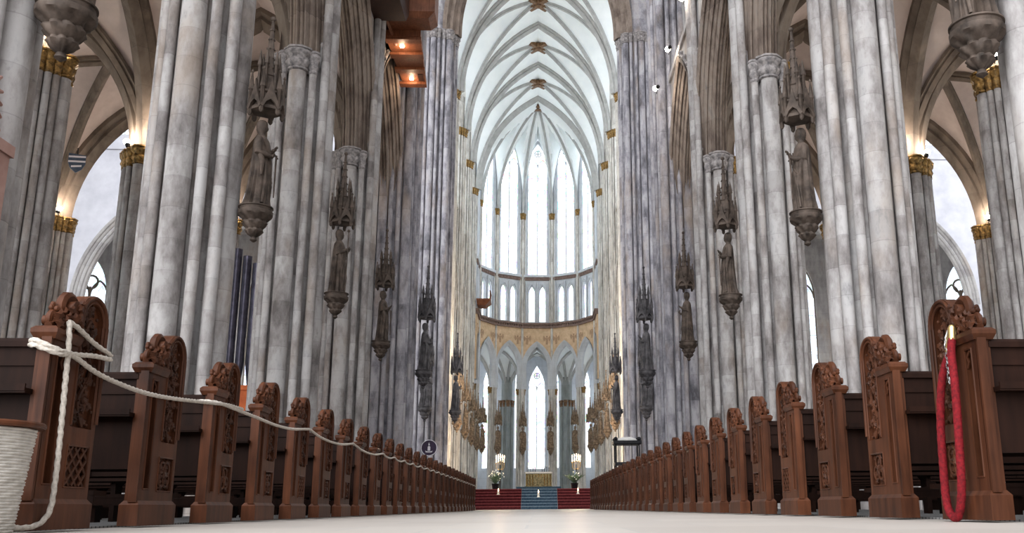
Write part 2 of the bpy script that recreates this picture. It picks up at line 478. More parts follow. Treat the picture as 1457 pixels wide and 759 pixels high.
PROF = scallop(.72, .80, 11, .10, 6)
def ymtx(X, Yc, z): return Matrix.Translation((X, Yc, z)) @ Matrix.Rotation(PI/2, 4, 'Z')
bays = [(2.6, NY[0])] + list(zip(NY[:-1], NY[1:]))
cbays = [(CE, CY[0])] + list(zip(CY[:-1], CY[1:]))
def hood(g, a, r, off, mtx, u):
    P = arch_pts(a, r, 16, off)
    old = g.M; g.M = mtx
    g.tube([(x, u, z) for x, z in P], .07, 6)
    for i in range(1, len(P)-1, 2):
        g.ball((P[i][0]*1.02, u, P[i][1]+.1), .12, 6, 4)
    g.M = old
for s in (-1, 1):
    W = root('wall_'+side_word[s], 'arcade wall on the %s of the nave with pointed arches and triforium' % side_word[s], 'wall')
    g = G(); ga = {}
    for b, (y0, y1) in enumerate(bays):
        a = (y1-y0)/2 - .55 - (.35 if b == 4 else 0); yc = (y0+y1)/2 - (.3 if b == 4 else 0); r = 5.7
        m = ymtx(s*NX, yc, SPR)
        av = G(); archivolt(av, a, r, PROF, 'y', m, 16, .3)
        av.build('archivolt', M['arch'], W)
        h = G(); hood(h, a, r, .86, m, (s*.62))
        h.build('hood_mould', M['capital'], W)
        mm = ymtx(s*NX, yc, 0)
        g.M = mm
        wall_panel(g, -(yc-y0), y1-yc, SPR, 19.6, [(0, a+.7, SPR, SPR, r+.66)], 1.1, -.55, 14)
        g.box(-(yc-y0), y1-yc, -.66, .66, 19.6, 19.9)
        w4 = (y1-y0)/4
        wall_panel(g, -(yc-y0), y1-yc, 19.9, 24.4, [(-(yc-y0)+w4*(q+.5), w4*.36, 20.0, 22.6, w4*.7) for q in range(4)], .5, -.55 if s > 0 else .05, 6)
        g.box(-(yc-y0), y1-yc, -.66, .66, 24.4, 24.8)
        g.M = None
    g.build('spandrel', M['wall'], W)
    g = G(); x0, x1 = sorted((s*(NX+.9), s*(NX+1.0))); g.box(x0, x1, 2.6, NY[4], 19.6, 24.6)
    g.build('back_wall', M['arch'], W, False)
    # choir elevation
    W = root('wall_choir_'+side_word[s], 'choir wall on the %s above the arcade' % side_word[s], 'wall')
    g = G()
    for b, (y0, y1) in enumerate(cbays):
        y0b = y0 + (.6 if b == 0 else 0); a = (y1-y0b)/2 - .6; yc = (y0b+y1)/2; r = 5.6
        m = ymtx(s*NX, yc, SPR)
        av = G(); archivolt(av, a, r, PROF, 'y', m, 14, .3); av.build('archivolt', M['choir'], W)
        g.M = ymtx(s*NX, yc, 0)
        hw = (y1-y0b)/2
        wall_panel(g, -hw, hw, SPR, 18.6, [(0, a+.7, SPR, SPR, r+.66)], 1.0, -.5, 12)
        g.box(-hw, hw, -.6, .6, 18.6, 18.9)
        wall_panel(g, -hw, hw, 18.9, 23.9, [(-hw+hw/2*(q+.5), hw*.17, 19.1, 22, hw*.33) for q in range(4)], .4, -.2, 6)
        g.box(-hw, hw, -.5, .5, 23.6, 24.0)
        wall_panel(g, -hw, hw, 24, 42, [(0, hw-.75, 24.1, 33.5, 5.4)], .6, -.3, 10)
        g.M = None
        window('tall clerestory window of the choir, %s bay on the %s' % (ORD[b], side_word[s]), ymtx(s*(NX+.15), yc, 0), hw-.75, 24.1, 33.5, 5.4, 4, 'glass', .1)
    g.build('spandrel', M['choir'], W)
    g = G(); x0, x1 = sorted((s*(NX+1.1), s*(NX+1.2))); g.box(x0, x1, CE+.6, CY[3], 18.6, 23.9); g.build('back_wall', M['apse'], W, False)

# ------------------------------------------------------------------ vaults
def groin_faces(n):
    fs = []; m = n+1
    for j in range(n):
        for i in range(n):
            a, b, c, d = j*m+i, j*m+i+1, (j+1)*m+i+1, (j+1)*m+i
            if (i < n//2) == (j < n//2): fs += [(a,b,c),(a,c,d)]
            else: fs += [(a,b,d),(b,c,d)]
    return fs
def vault(C, ratio, zs, rise, mats, n=22, dome=.0, ribw=(.26,.19), parent=None, trans=True, diag=True):
    """groined bay over corners C = (x0,x1,y0,y1)"""
    x0, x1, y0, y1 = C; gf = gfun(ratio)
    P = lambda u, v: (x0+(x1-x0)*(u+1)/2, y0+(y1-y0)*(v+1)/2, zs + rise*max(gf(u), gf(v)))
    g = G(); T = [math.sin(PI/2*(-1+2*i/n)) for i in range(n+1)]
    g.add([P(u, v) for v in T for u in T], groin_faces(n))
    g.build('vault_web', mats[0], parent, True, 25)
    sec = lambda w, d: [(-w,.04),(-w,-d*.25),(-w*.55,-d*.4),(-w*.7,-d*.6),(-w*.35,-d*.85),(0,-d),(w*.35,-d*.85),(w*.7,-d*.6),(w*.55,-d*.4),(w,-d*.25),(w,.04)]
    if diag:
        for sg in (1, -1):
            g = G(); g.sweep([P(t, sg*t) for t in [math.sin(PI/2*(-1+2*i/28)) for i in range(29)]], sec(ribw[1], ribw[1]*1.7)); g.build('diagonal_rib', mats[1], parent)
    if trans:
        g = G(); g.sweep([P(t, -1) for t in [math.sin(PI/2*(-1+2*i/28)) for i in range(29)]], sec(ribw[0], ribw[0]*1.7)); g.build('transverse_rib', mats[1], parent)
    return P
def bossmesh():
    g = G()
    def mod(q, z, a): return q*(1+.14*math.cos(8*a)*(1 if -.45 < z < -.1 else 0))
    g.lathe([(.3,.1),(.55,-.05),(.6,-.2),(.5,-.34),(.34,-.42),(.3,-.5),(.12,-.56)], 32, mod=mod)
    for q in range(4):
        a = PI/4+q*PI/2
        g.M = Matrix.Rotation(a, 4, 'Z'); g.frust((.3,1.15,-.2,.2,-.1), (.3,1.15,-.2,.2,-.02)); g.frust((.4,1.05,-.26,.26,-.42),(.3,1.15,-.26,.26,-.1)); g.M = None
    return g.mesh('boss')
BOSS = bossmesh()
ceil_ch = root('ceiling', 'pale ribbed vault of the choir with brown bosses', 'ceiling')
for b, (y0, y1) in enumerate(cbays):
    vault((-6.05, 6.05, y0, y1), 1.66, VS+.1, RISE, (M['web'], M['crib']), 26, ribw=(.30,.15), parent=ceil_ch, trans=b > 0)
    inst(BOSS, 'boss', M['boss'], ceil_ch, (0, (y0+y1)/2, VS+.1+RISE-.1))
ceil_nv = root('ceiling_nave', 'high ribbed vault of the nave', 'ceiling')
for b, (y0, y1) in enumerate(bays): vault((-6.05, 6.05, y0, y1), 1.66, VS+.1, RISE, (M['web'], M['crib']), 12, ribw=(.30,.15), parent=ceil_nv)
# crossing arch
g = G(); archivolt(g, 5.35, 9.6, scallop(1.25, 1.0, 13, .13, 6), 'y', Matrix.Translation((0, CE, VS+.85)), 22, .3)
struct(g.build('wall_crossing_arch', M['arch'], None), 'moulded stone arch between crossing and choir', 'arch')
# aisles
for s in (-1, 1):
    for q, (xa, xb, wd) in enumerate(((NX, AX, 'inner'), (AX, OX, 'outer'))):
        cl = root('ceiling_%s_aisle_%s' % (wd, side_word[s]), 'warm plastered rib vault of the %s aisle on the %s' % (wd, side_word[s]), 'ceiling')
        for b, (y0, y1) in enumerate(bays):
            if b == 0: continue
            x0, x1 = sorted((s*xa, s*xb))
            vault((x0, x1, y0, y1), 1.62, SPR, 6.2, (M['plaster'], M['rib']), 20, ribw=(.42,.2), parent=cl)
            if b == 4:
                gf = gfun(1.62); sec = [(-.5,.05),(-.5,-.2),(-.3,-.35),(-.36,-.5),(0,-.75),(.36,-.5),(.3,-.35),(.5,-.2),(.5,.05)]
                g = G(); g.sweep([(x0+(x1-x0)*(t+1)/2, y1, SPR+6.2*gf(t)) for t in [math.sin(PI/2*(-1+2*i/28)) for i in range(29)]], sec); g.build('transverse_rib', M['rib'], cl)
            g = G(); gf = gfun(1.62); sec = [(-.45,.05),(-.45,-.2),(-.25,-.35),(-.3,-.5),(0,-.7),(.3,-.5),(.25,-.35),(.45,-.2),(.45,.05)]
            if q == 0:
                g.sweep([(s*AX, y0+(y1-y0)*(t+1)/2, SPR+6.2*gf(t)) for t in [math.sin(PI/2*(-1+2*i/28)) for i in range(29)]], sec); g.build('arcade_rib', M['rib'], cl)
    for i, y in enumerate(NY):
        for X, wd in ((AX, 'between the two aisles'), (OX, 'along the outer aisle wall')):
            sp = [(q*90,.68,.2,CAP+.55,'gold') for q in range(4)]
            for q in range(4):
                for a in (28, 45, 62): sp.append((q*90+a,.74,.10,CAP+.5,'gold'))
            pier('aisle_pier', 'grey aisle pier %s, %s from the camera, %s side' % (wd, ORD[i], side_word[s]),
                 s*X, y, sp, .58, CAP+.35, M['pier'], M['gold'], group='aisle piers')
    # outer wall with windows
    W = root('wall_outer_'+side_word[s], 'outer wall of the %s aisle' % side_word[s], 'wall')
    g = G()
    for b, (y0, y1) in enumerate(bays):
        hw = (y1-y0)/2; yc = (y0+y1)/2
        g.M = ymtx(s*(OX+.5), yc, 0)
        wall_panel(g, -hw, hw, 0, 22, [(0, 1.9, 4.5, 12.5, 3.6)], .6, -.3)
        g.M = None
        window('stained aisle window, %s bay of the %s outer wall' % (ORD[b], side_word[s]), ymtx(s*(OX+.5), yc, 0), 1.9, 4.5, 12.5, 3.6, 4, 'glassaisle', .12, 'wall')
    g.build('wall_face', M['wall'], W)
    # transept: east wall
    W = root('wall_transept_'+side_word[s], 'pale east wall of the %s transept arm with arches and windows' % side_word[s], 'wall')
    g = G()
    xs = [8.3, AX, OX, 29.3, 36.8]
    for b, (xa, xb) in enumerate(zip(xs[:-1], xs[1:])):
        xc, hw = s*(xa+xb)/2, (xb-xa)/2
        g.M = Matrix.Translation((xc, CE+.6, 0))
        a = hw-.75
        wall_panel(g, -hw, hw, 0, 23.2, [(0, a, 0, SPR, 6.0)], .9, -.45)
        wall_panel(g, -hw, hw, 23.2, 42, [(0, hw-.9, 24, 33, 4.5)], .7, -.35)
        g.box(-hw, hw, -.55, .4, 22.9, 23.3)
        g.M = None
        av = G(); archivolt(av, a-.25, 5.7, scallop(.65,.6,9,.05,4), 'y', Matrix.Translation((xc, CE+.5, SPR)), 14, .0)
        av.build('archivolt', M['wall'], W)
        window('tall bright transept window, %s from the choir on the %s' % (ORD[b], side_word[s]), Matrix.Translation((xc, CE+.6, 0)), hw-.9, 24, 33, 4.5, 4, 'glasstrans', .12)
        window('dark stained window behind the transept arch, %s from the choir on the %s' % (ORD[b], side_word[s]), Matrix.Translation((xc, 65, 0)), 2.5, 5, 15.2, 3.6, 4, 'glassdeep', .16, 'rib')
    g.build('wall_face', M['twall'], W)
    g = G()
    for b, (xa, xb) in enumerate(zip(xs[:-1], xs[1:])):
        xc, hw = s*(xa+xb)/2, (xb-xa)/2
        g.M = Matrix.Translation((xc, 65, 0)); wall_panel(g, -hw, hw, 0, 22, [(0, 2.5, 5, 15.2, 3.6)], .6, -.3); g.M = None
    g.box(*sorted((s*8.3, s*36.8)), CE+.6, 65, 19.6, 19.9)
    g.build('chapel_wall', M['wall'], W)
    g = G(); x0, x1 = sorted((s*36.8, s*37.4)); g.box(x0, x1, 40.6, 65, 0, 36)
    struct(g.build('wall_transept_end_'+side_word[s], M['wall'], None, False), 'end wall of the %s transept arm' % side_word[s], 'wall')

for s in (-1, 1):
    g = G(); x0, x1 = sorted((s*8.0, s*37.2)); g.box(x0, x1, 40.6, CE+.6, 41, 41.4)
    struct(g.build('ceiling_transept_'+side_word[s], M['web'], None, False), 'high ceiling of the %s transept arm' % side_word[s], 'ceiling')
g = G(); g.box(-8, 8, 40.6, CE-.7, 42.2, 42.6)
struct(g.build('ceiling_crossing', M['web'], None, False), 'high ceiling over the crossing', 'ceiling')
for i, y in enumerate((44.6, 52.6)):
    window('great end window of the right transept arm, %s' % ('nearer one' if i == 0 else 'farther one'), ymtx(36.75, y, 0), 3.3, 10, 30, 6, 6, 'glasssouth', .14)
# ------------------------------------------------------------------ apse
AC, AR = 87.4, 6.2
hw = AR*math.sin(math.radians(15)); ap = AR*math.cos(math.radians(15))
def sm(ang, dist): return Matrix.Translation((0, AC, 0)) @ Matrix.Rotation(-ang, 4, 'Z') @ Matrix.Translation((0, dist, 0))
def polar(ang, R, z=0): return (R*math.sin(ang), AC + R*math.cos(ang), z)
APW = root('wall_apse', 'polygonal apse wall with painted spandrels and pointed arches', 'wall')
aprof = scallop(.42, .44, 7, .05, 4)
wordside = {-3: 'third left of the middle', -2: 'second left of the middle', -1: 'next left of the middle', 0: 'in the middle of the apse', 1: 'next right of the middle', 2: 'second right of the middle', 3: 'third right of the middle'}
for q in range(-3, 4):
    ang = math.radians(30*q); m = sm(ang, ap)
    g = G(); archivolt(g, 1.13, 2.25, aprof, 'y', m @ Matrix.Translation((0,0,14.1)), 14, 2.2); g.build('archivolt', M['apse'], APW)
    g = G(); g.M = m; wall_panel(g, -hw, hw, 12, 18.25, [(0, 1.5, 12, 14.1, 2.72)], .5, -.25, 12); g.build('painted_spandrel', M['paint'], APW)
    g = G(); g.M = m
    for sx in (-1, 1):                                  # painted winged figures in the corners of each spandrel
        cx, cz = sx*1.02, 17.1
        g.prism_y([(cx-.10,cz-.55),(cx+.10,cz-.55),(cx+.13,cz-.1),(cx+.06,cz+.18),(cx-.06,cz+.18),(cx-.13,cz-.1)], -.262, -.245)
        g.lathe([(.02,-.09),(.075,-.04),(.075,.04),(.02,.09)], 8, (cx,-.25,cz+.28))
        for w in (-1, 1): g.prism_y([(cx+w*.08,cz+.1),(cx+w*.34,cz+.38),(cx+w*.42,cz+.1),(cx+w*.3,cz-.25)], -.262, -.245)
    g.build('painted_figures', M['figure'], APW)
    g = G(); g.M = m; g.box(-hw-.05, hw+.05, -.42, .3, 18.25, 18.42); g.box(-hw-.05, hw+.05, -.48, .3, 18.62, 18.8)
    g.box(-hw, hw, -.3, .3, 18.4, 18.64)
    for i in range(12):
        x = -hw+2*hw*(i+.5)/12; g.box(x-.06, x+.06, -.42, -.28, 18.43, 18.62)
    g.build('cornice', M['cornice'], APW)
    g = G(); g.M = m
    wall_panel(g, -hw, hw, 18.8, 23.4, [(-.56,.36,18.95,22.0,.8),(.56,.36,18.95,22.0,.8)], .35, -.1, 8)
    for x in (-1.15, 0, 1.15): g.tube([(x,-.2,18.8),(x,-.2,23.2)], .07, 8)
    for x in (-.56, .56): g.tube([(x+p[0],-.16,22.0+p[1]) for p in arch_pts(.46,.98,6)], .05, 6)
    g.box(-hw, hw, -.3, .3, 23.75, 24.0)
    wall_panel(g, -hw, hw, 24, 42, [(0, 1.05, 24.0, 36.2, 2.7)], .4, -.1, 10)
    for x in (-1.28, 1.28): g.tube([(x,-.12,24),(x,-.12,36.4)], .07, 8)
    g.tube([(p[0],-.12,36.2+p[1]) for p in arch_pts(1.2,3.0,8)], .08, 6)
    g.build('clerestory_wall', M['apse'], APW)
    g = G(); g.M = m; g.box(-hw, hw, -.2, .3, 23.4, 23.76)
    for i in range(8):
        x = -hw+2*hw*(i+.5)/8; g.box(x-.1, x+.1, -.24, -.2, 23.47, 23.68)
    g.build('sill_band', M['cornice'], APW)
    window('tall apse window above the triforium, %s' % wordside[q], m @ Matrix.Translation((0,.1,0)), 1.05, 24.0, 36.2, 2.7, 2, 'glass', .09)
    for sx, wd in ((-1,'left'),(1,'right')):
        window('small triforium lancet, %s one of its pair, %s' % (wd, wordside[q]), m @ Matrix.Translation((sx*.56,.15,0)), .36, 18.95, 22.0, .8, 1, 'glass', .06, 'apse', False)
# apse vault
KY = AC + .3
gf = gfun(1.6); gw = gfun(1.9)
for q in range(-3, 4):
    A = Vector(polar(math.radians(30*q-15), AR-.25)); B = Vector(polar(math.radians(30*q+15), AR-.25)); K = Vector((0, KY, 0))
    n = 16; g = G(); vs = []
    for j in range(n+1):
        t = math.cos(PI/2*j/n) if j < n else 0
        for i in range(n+1):
            u = math.sin(PI/2*(-1+2*i/n)); p = K.lerp(A.lerp(B, (u+1)/2), t)
            vs.append((p.x, p.y, VS+.1 + RISE*max(gf(t), .86*gw(u))))
    g.add(vs, [(j*(n+1)+i, j*(n+1)+i+1, (j+1)*(n+1)+i+1, (j+1)*(n+1)+i) for j in range(n) for i in range(n)])
    g.build('vault_web', M['web'], ceil_ch, True, 25)
A = Vector((-6.05, CY[3]+.02, 0)); B = Vector((6.05, CY[3]+.02, 0)); K = Vector((0, KY, 0)); n = 22; g = G(); vs = []; gw6 = gfun(1.66)
for j in range(n+1):
    t = math.cos(PI/2*j/n) if j < n else 0
    for i in range(n+1):
        u = math.sin(PI/2*(-1+2*i/n)); p = K.lerp(A.lerp(B, (u+1)/2), t); vs.append((p.x, p.y, VS+.1+RISE*max(gf(t), gw6(u))))
g.add(vs, [(j*(n+1)+i, j*(n+1)+i+1, (j+1)*(n+1)+i+1, (j+1)*(n+1)+i) for j in range(n) for i in range(n)])
g.build('vault_web', M['web'], ceil_ch, True, 25)
for q in range(8):
    A = Vector(polar(math.radians(-105+30*q), AR-.25)); K = Vector((0, KY, 0)); g = G()
    g.sweep([(K.lerp(A, t).x, K.lerp(A, t).y, VS+.1+RISE*gf(t)) for t in [math.cos(PI/2*i/20) if i < 20 else .02 for i in range(21)]],
            [(-.12,.05),(-.12,-.08),(-.06,-.2),(0,-.26),(.06,-.2),(.12,-.08),(.12,.05)])
    g.build('apse_rib', M['crib'], ceil_ch)
inst(BOSS, 'boss', M['boss'], ceil_ch, (0, KY, VS+.1+RISE-.05))
gf1 = gfun(1.66); g = G()
g.sweep([(6.05*t, CY[3], VS+.1+RISE*gf1(t)) for t in [math.sin(PI/2*(-1+2*i/28)) for i in range(29)]], [(-.3,.05),(-.3,-.1),(-.18,-.25),(0,-.5),(.18,-.25),(.3,-.1),(.3,.05)])
g.build('transverse_rib', M['crib'], ceil_ch)
# apse piers at the corners of the polygon, ambulatory piers behind
for q in range(1, 7):
    ang = math.radians(-105+30*q); X, Y, _ = polar(ang, AR+.15)
    rot = math.atan2(-math.cos(ang), -math.sin(ang))    # towards the centre
    sp = [(0,.42,.13,VS,'gold'),(32,.43,.07,VS,'gold'),(-32,.43,.07,VS,'gold'),(90,.34,.12,11.95,'gold'),(-90,.34,.12,11.95,'gold'),(180,.4,.14,11.95,'gold'),(62,.4,.07,11.95,'gold'),(-62,.4,.07,11.95,'gold')]
    pier('apse_pier', 'slender cream apse pier, %s from the left around the high altar' % ORD[q-1], X, Y, sp, .34, 13, M['choir'], M['gold'], 1.27, 'apse piers', rot, True)
    X, Y, _ = polar(ang, 12.6)
    sp = [(k_*45,.62,.15 if k_ % 2 == 0 else .1,11.4,1) for k_ in range(8)]
    pier('ambulatory_pier', 'dark grey-green pier behind the apse, %s from the left' % ORD[q-1], X, Y, sp, .6, 13, M['greypier'], M['boss'], 1.0, 'ambulatory piers', rot, True)
AMB = root('wall_ambulatory', 'chapel walls around the ambulatory behind the altar', 'wall')
AMC = root('ceiling_ambulatory', 'pale ribbed vault of the ambulatory', 'ceiling')
gv = gfun(1.55)
for q in range(-3, 4):
    a0, a1 = math.radians(30*q-15), math.radians(30*q+15); ang = math.radians(30*q)
    A, B = Vector(polar(a0, AR+.2)), Vector(polar(a1, AR+.2)); C, D = Vector(polar(a0, 12.6)), Vector(polar(a1, 12.6))
    n = 14; P = lambda u, v: A.lerp(B, (u+1)/2).lerp(C.lerp(D, (u+1)/2), (v+1)/2) + Vector((0,0,11.8+5.0*max(gv(u), gv(v))))
    T = [math.sin(PI/2*(-1+2*i/n)) for i in range(n+1)]; g = G()
    g.add([tuple(P(u, v)) for v in T for u in T], groin_faces(n))
    g.build('vault_web', M['web'], AMC, True, 25)
    g = G(); sec = [(-.14,.04),(-.14,-.1),(0,-.3),(.14,-.1),(.14,.04)]
    for sg in (1, -1): g.sweep([tuple(P(t, sg*t)) for t in T], sec)
    g.sweep([tuple(P(-1, t)) for t in T], sec); g.sweep([tuple(P(t, 1)) for t in T], sec)
    g.build('ambulatory_rib', M['crib'], AMC)
    # chapel: back wall and two splayed flanks
    m = sm(ang, 12.6*math.cos(math.radians(15))); w0 = 12.6*math.sin(math.radians(15))-.35; w1 = 1.35; dep = 3.6
    fl = math.atan2(dep, w0-w1); L = math.hypot(dep, w0-w1)
    g = G(); g.M = m @ Matrix.Translation((0, dep, 0)); wall_panel(g, -w1, w1, 0, 18, [(0, .96, 4.3, 13.2, 2.7)], .4, 0)
    g.build('chapel_back', M['apse'], AMB)
    window('tall lit chapel window behind the altar, %s' % wordside[q], m @ Matrix.Translation((0, dep+.15, 0)), .96, 4.3, 13.2, 2.7, 2, 'glass', .09)
    for sx, wd in ((-1,'left'),(1,'right')):
        fm = m @ Matrix.Translation((sx*(w0+w1)/2, dep/2, 0)) @ Matrix.Rotation(-sx*fl, 4, 'Z')
        g = G(); g.M = fm; wall_panel(g, -L/2, L/2, 0, 18, [(0, 1.0, 4.3, 13.0, 2.7)], .3, -.15); g.build('chapel_flank', M['apse'], AMB)
        window('tall %s flank window of the ambulatory chapel, %s' % (wd, wordside[q]), fm, 1.0, 4.3, 13.0, 2.7, 2, 'glass', .09)
    g = G(); n = 8; base = [m @ Vector(p) for p in ((-w0-.3,-.1,16.4),(-w1-.2,dep+.3,16.4),(w1+.2,dep+.3,16.4),(w0+.3,-.1,16.4))]
    rr = []
    for i in range(n+1):
        t = i/n; c = (base[0]+base[3])/2
        rr.append([tuple((b_-c)*math.cos(t*PI/2*.98)+c+Vector((0,0,1.4*math.sin(t*PI/2)))) for b_ in base])
    g.loft([[r_[k_] for k_ in range(4)] for r_ in rr], False); g.build('chapel_vault', M['web'], AMC)
# walls beyond the choir aisles
for s in (-1, 1):
    W = root('wall_choir_aisle_'+side_word[s], 'outer wall of the choir aisle on the %s' % side_word[s], 'wall')
    g = G()
    for b in range(3):
        yc = 69+b*7.3; g.M = ymtx(s*14.8, yc, 0); wall_panel(g, -3.65, 3.65, 0, 19, [(0,1.8,4.5,13,3.4)], .5, -.25); g.M = None
        window('choir aisle window, %s along the %s wall' % (ORD[b], side_word[s]), ymtx(s*14.8, yc, 0), 1.8, 4.5, 13, 3.4, 3, 'glassaisle', .12)
    g.build('wall_face', M['wall'], W)
    g = G(); x0, x1 = sorted((s*7.0, s*15)); g.box(x0, x1, 65, 87, 18.9, 19.2)
    struct(g.build('ceiling_choir_aisle_'+side_word[s], M['plaster'], None, False), 'vault over the choir aisle on the %s' % side_word[s], 'ceiling')

# ================================================================== STATUES
def figure(seed):
    R = random.Random(seed); g = G(); n = 40
    bend = R.choice((-1, 1))*(.03+.03*R.random()); yaw = R.uniform(-.5, .5); ph = R.random()*6; nf = R.choice((11, 13, 15)); beard = R.random() < .7
    prof = [(0,.29,.22,.04),(.02,.295,.225,.045),(.18,.275,.2,.042),(.45,.265,.19,.038),(.75,.258,.182,.032),(1.0,.25,.175,.024),(1.17,.252,.168,.016),
            (1.32,.25,.155,.008),(1.42,.232,.135,.003),(1.475,.165,.105,0),(1.51,.085,.08,0),(1.55,.06,.062,0),(1.59,.064,.07,0),
            (1.62,.078,.09,0),(1.66,.088,.102,0),(1.70,.094,.108,0),(1.74,.097,.11,0),(1.78,.095,.108,0),(1.82,.082,.094,0),(1.85,.058,.066,0),(1.868,.02,.025,0)]
    rings = []
    for z, rx, ry, am in prof:
        cx = bend*math.sin(PI*min(z,1.6)/1.6); cy = -.03*math.sin(PI*min(z,1.6)/1.6); ring = []
        for j in range(n):
            a = 2*PI*j/n; q = 1 + am/.2*(.6*math.sin(nf*a+ph+1.2*z)+.4*math.sin((nf*2-3)*a+ph*2-.8*z))
            if z > 1.57:
                da = (a - (1.5*PI + yaw) + PI) % (2*PI) - PI
                if 1.655 < z < 1.75: q *= 1 + (.2 if z < 1.72 else .06)*math.exp(-(da/.16)**2) - (.07*math.exp(-((abs(da)-.42)/.2)**2) if z > 1.69 else 0)
                if z < 1.655 and beard: q *= 1 + .33*math.exp(-(da/.6)**2)
                if abs(da) > 1.0: q *= 1.06 + .05*math.sin(9*a+z*60)
            ring.append((cx+q*rx*math.cos(a), cy+q*ry*math.sin(a), z))
        rings.append(ring)
    g.loft(rings)
    up = R.random()
    for sx in (-1, 1):
        hx, hy, hz = sx*(.05+.08*R.random()), -.24, 1.05+.28*R.random()
        el = (sx*.27, -.04, 1.08)
        g.tube([(sx*.17,-.01,1.42),(sx*.235,-.02,1.32),el,(sx*.2,-.15,(1.08+hz)/2-.01),(hx,hy,hz)], [.07,.078,.074,.058,.036], 9)
        g.tube([(sx*.24,-.06,1.1),(sx*.235,-.12,.9),(sx*.22,-.12,.62)], [.055,.06,.02], 7)      # hanging sleeve
        g.ball((hx,hy-.03,hz+.01), .038, 8, 5, (1,.8,1.1))
        for f in range(4):
            b = (hx-.03+.02*f, hy-.05, hz+.03)
            g.tube([b, (b[0],b[1]-.02,b[2]+.03),(b[0]-sx*.005,b[1]-.008,b[2]+.05-.006*abs(f-1.5))], [.0095,.009,.007], 5)
        g.tube([(hx-sx*.03,hy-.03,hz),(hx-sx*.055,hy-.045,hz+.02),(hx-sx*.058,hy-.055,hz+.045)], [.011,.01,.008], 5)
    for q in range(7):                                                                         # mantle folds
        x0 = -.2+.035*q; t = q/6
        g.tube([(x0*bend/abs(bend),-.13-.03*math.sin(PI*t),1.38-.05*q),((x0+.18)*bend/abs(bend),-.2,1.0-.07*q),((.2-.02*q)*bend/abs(bend),-.19,.78-.07*q)], [.014,.026,.012], 6)
    for q in range(6):
        x0 = -.19+.076*q+.02*R.random(); g.tube([(x0*.8,-.165,.95-.1*R.random()),(x0,-.195,.5),(x0*1.15,-.215+abs(x0)*.25,.04)], [.012,.03,.026], 6)
    it = R.randrange(3)
    if it == 0: g.box(.0, .13, -.32, -.27, 1.02, 1.24)
    elif it == 1:
        g.tube([(-.2,-.27,.03),(-.17,-.28,1.0),(-.15,-.28,1.75)], .016, 6); g.ball((-.15,-.28,1.78), .045, 8, 5)
    else:
        g.tube([(.12,-.29,.25),(.11,-.29,1.15)], [.012,.022], 6); g.tube([(.0,-.29,1.12),(.22,-.29,1.12)], .014, 6)
    return g.mesh('figure', ang=60)
FIG = [figure(q) for q in (3, 11, 17, 24, 31)]
g = G()
def cmod(q, z, a):
    if -.6 < z < -.17: return q*(1+.34*abs(math.sin(4*a+z*14)))
    return q
g.lathe([(.02,-.72),(.07,-.68),(.05,-.62),(.10,-.56),(.14,-.5),(.12,-.45),(.16,-.4),(.19,-.34),(.17,-.29),(.22,-.23),(.24,-.2),(.33,-.17),(.335,-.10),(.30,-.08),(.31,-.03),(.335,-.02),(.335,0)], 48, mod=cmod)
CONSOLE = g.mesh('console', ang=50)
g = G()
g.lathe([(.22,.02),(.27,.04),(.27,.1),(.235,.13),(.235,.34),(.27,.37),(.25,.42),(.13,.46),(.115,.75),(.135,.77),(.085,.82),(.022,1.95),(.012,2.0)], 6)
for q in range(6):
    a = q*PI/3; c, s_ = math.cos(a), math.sin(a)
    g.lathe([(.015,-.08),(.04,-.04),(.035,.42),(.052,.44),(.012,.78),(.026,.8),(.004,.86)], 6, (c*.27, s_*.27, 0))
    b = a+PI/6; d = .25
    g.M = Matrix.Rotation(b-PI/2, 4, 'Z') @ Matrix.Translation((0, d, 0))
    g.prism_y([(-.16,.05),(-.12,.02),(-.07,.14),(0,.2),(.07,.14),(.12,.02),(.16,.05),(.05,.36),(0,.62),(-.05,.36)], -.02, .03); g.M = None
    g.lathe([(.03,.46),(.03,.95),(.05,.97),(.004,1.3)], 5, (c*.16, s_*.16, 0))
    for k_ in range(5): g.ball((c*(.085-.013*k_), s_*(.085-.013*k_), .95+.2*k_), .02, 5, 3)
g.ball((0,0,2.0), .05, 6, 4)
CANOPY = g.mesh('canopy', ang=40)
def statue(label, X, Y, Z, rot, mat, fi, group, sc_=1.0, tall=1.0):
    t = thing('statue', label, 'statue', (X, Y, Z), rot, group); t.scale = (sc_,)*3
    inst(FIG[fi % 5], 'figure', mat, t); FIGM = None
    inst(CONSOLE, 'console', mat, t)
    c = inst(CANOPY, 'canopy', mat, t, (0, -.05, 2.0)); c.scale = (1.2, 1.2, tall*1.08)
    return t
def matcopy(mesh_list, mat):
    out = []
    for me in mesh_list:
        q = me.copy(); q.materials.clear(); q.materials.append(mat); out.append(q)
    return out
FIGD, COND, CAND = FIG, CONSOLE, CANOPY
def set_kit(mat):
    global FIG, CONSOLE, CANOPY
    FIG = matcopy(FIGD, mat); CONSOLE, CANOPY = matcopy([COND, CAND], mat)
set_kit(M['statue'])
for s in (-1, 1):
    for i, y in enumerate(NY[:4]):
        statue('dark robed stone statue on the %s pier from the camera, %s side of the nave' % (ORD[i], side_word[s]), s*5.56, y, 5.97, -s*PI/2, M['statue'], i*2+(s > 0), 'nave pier statues')
set_kit(M['statue2'])
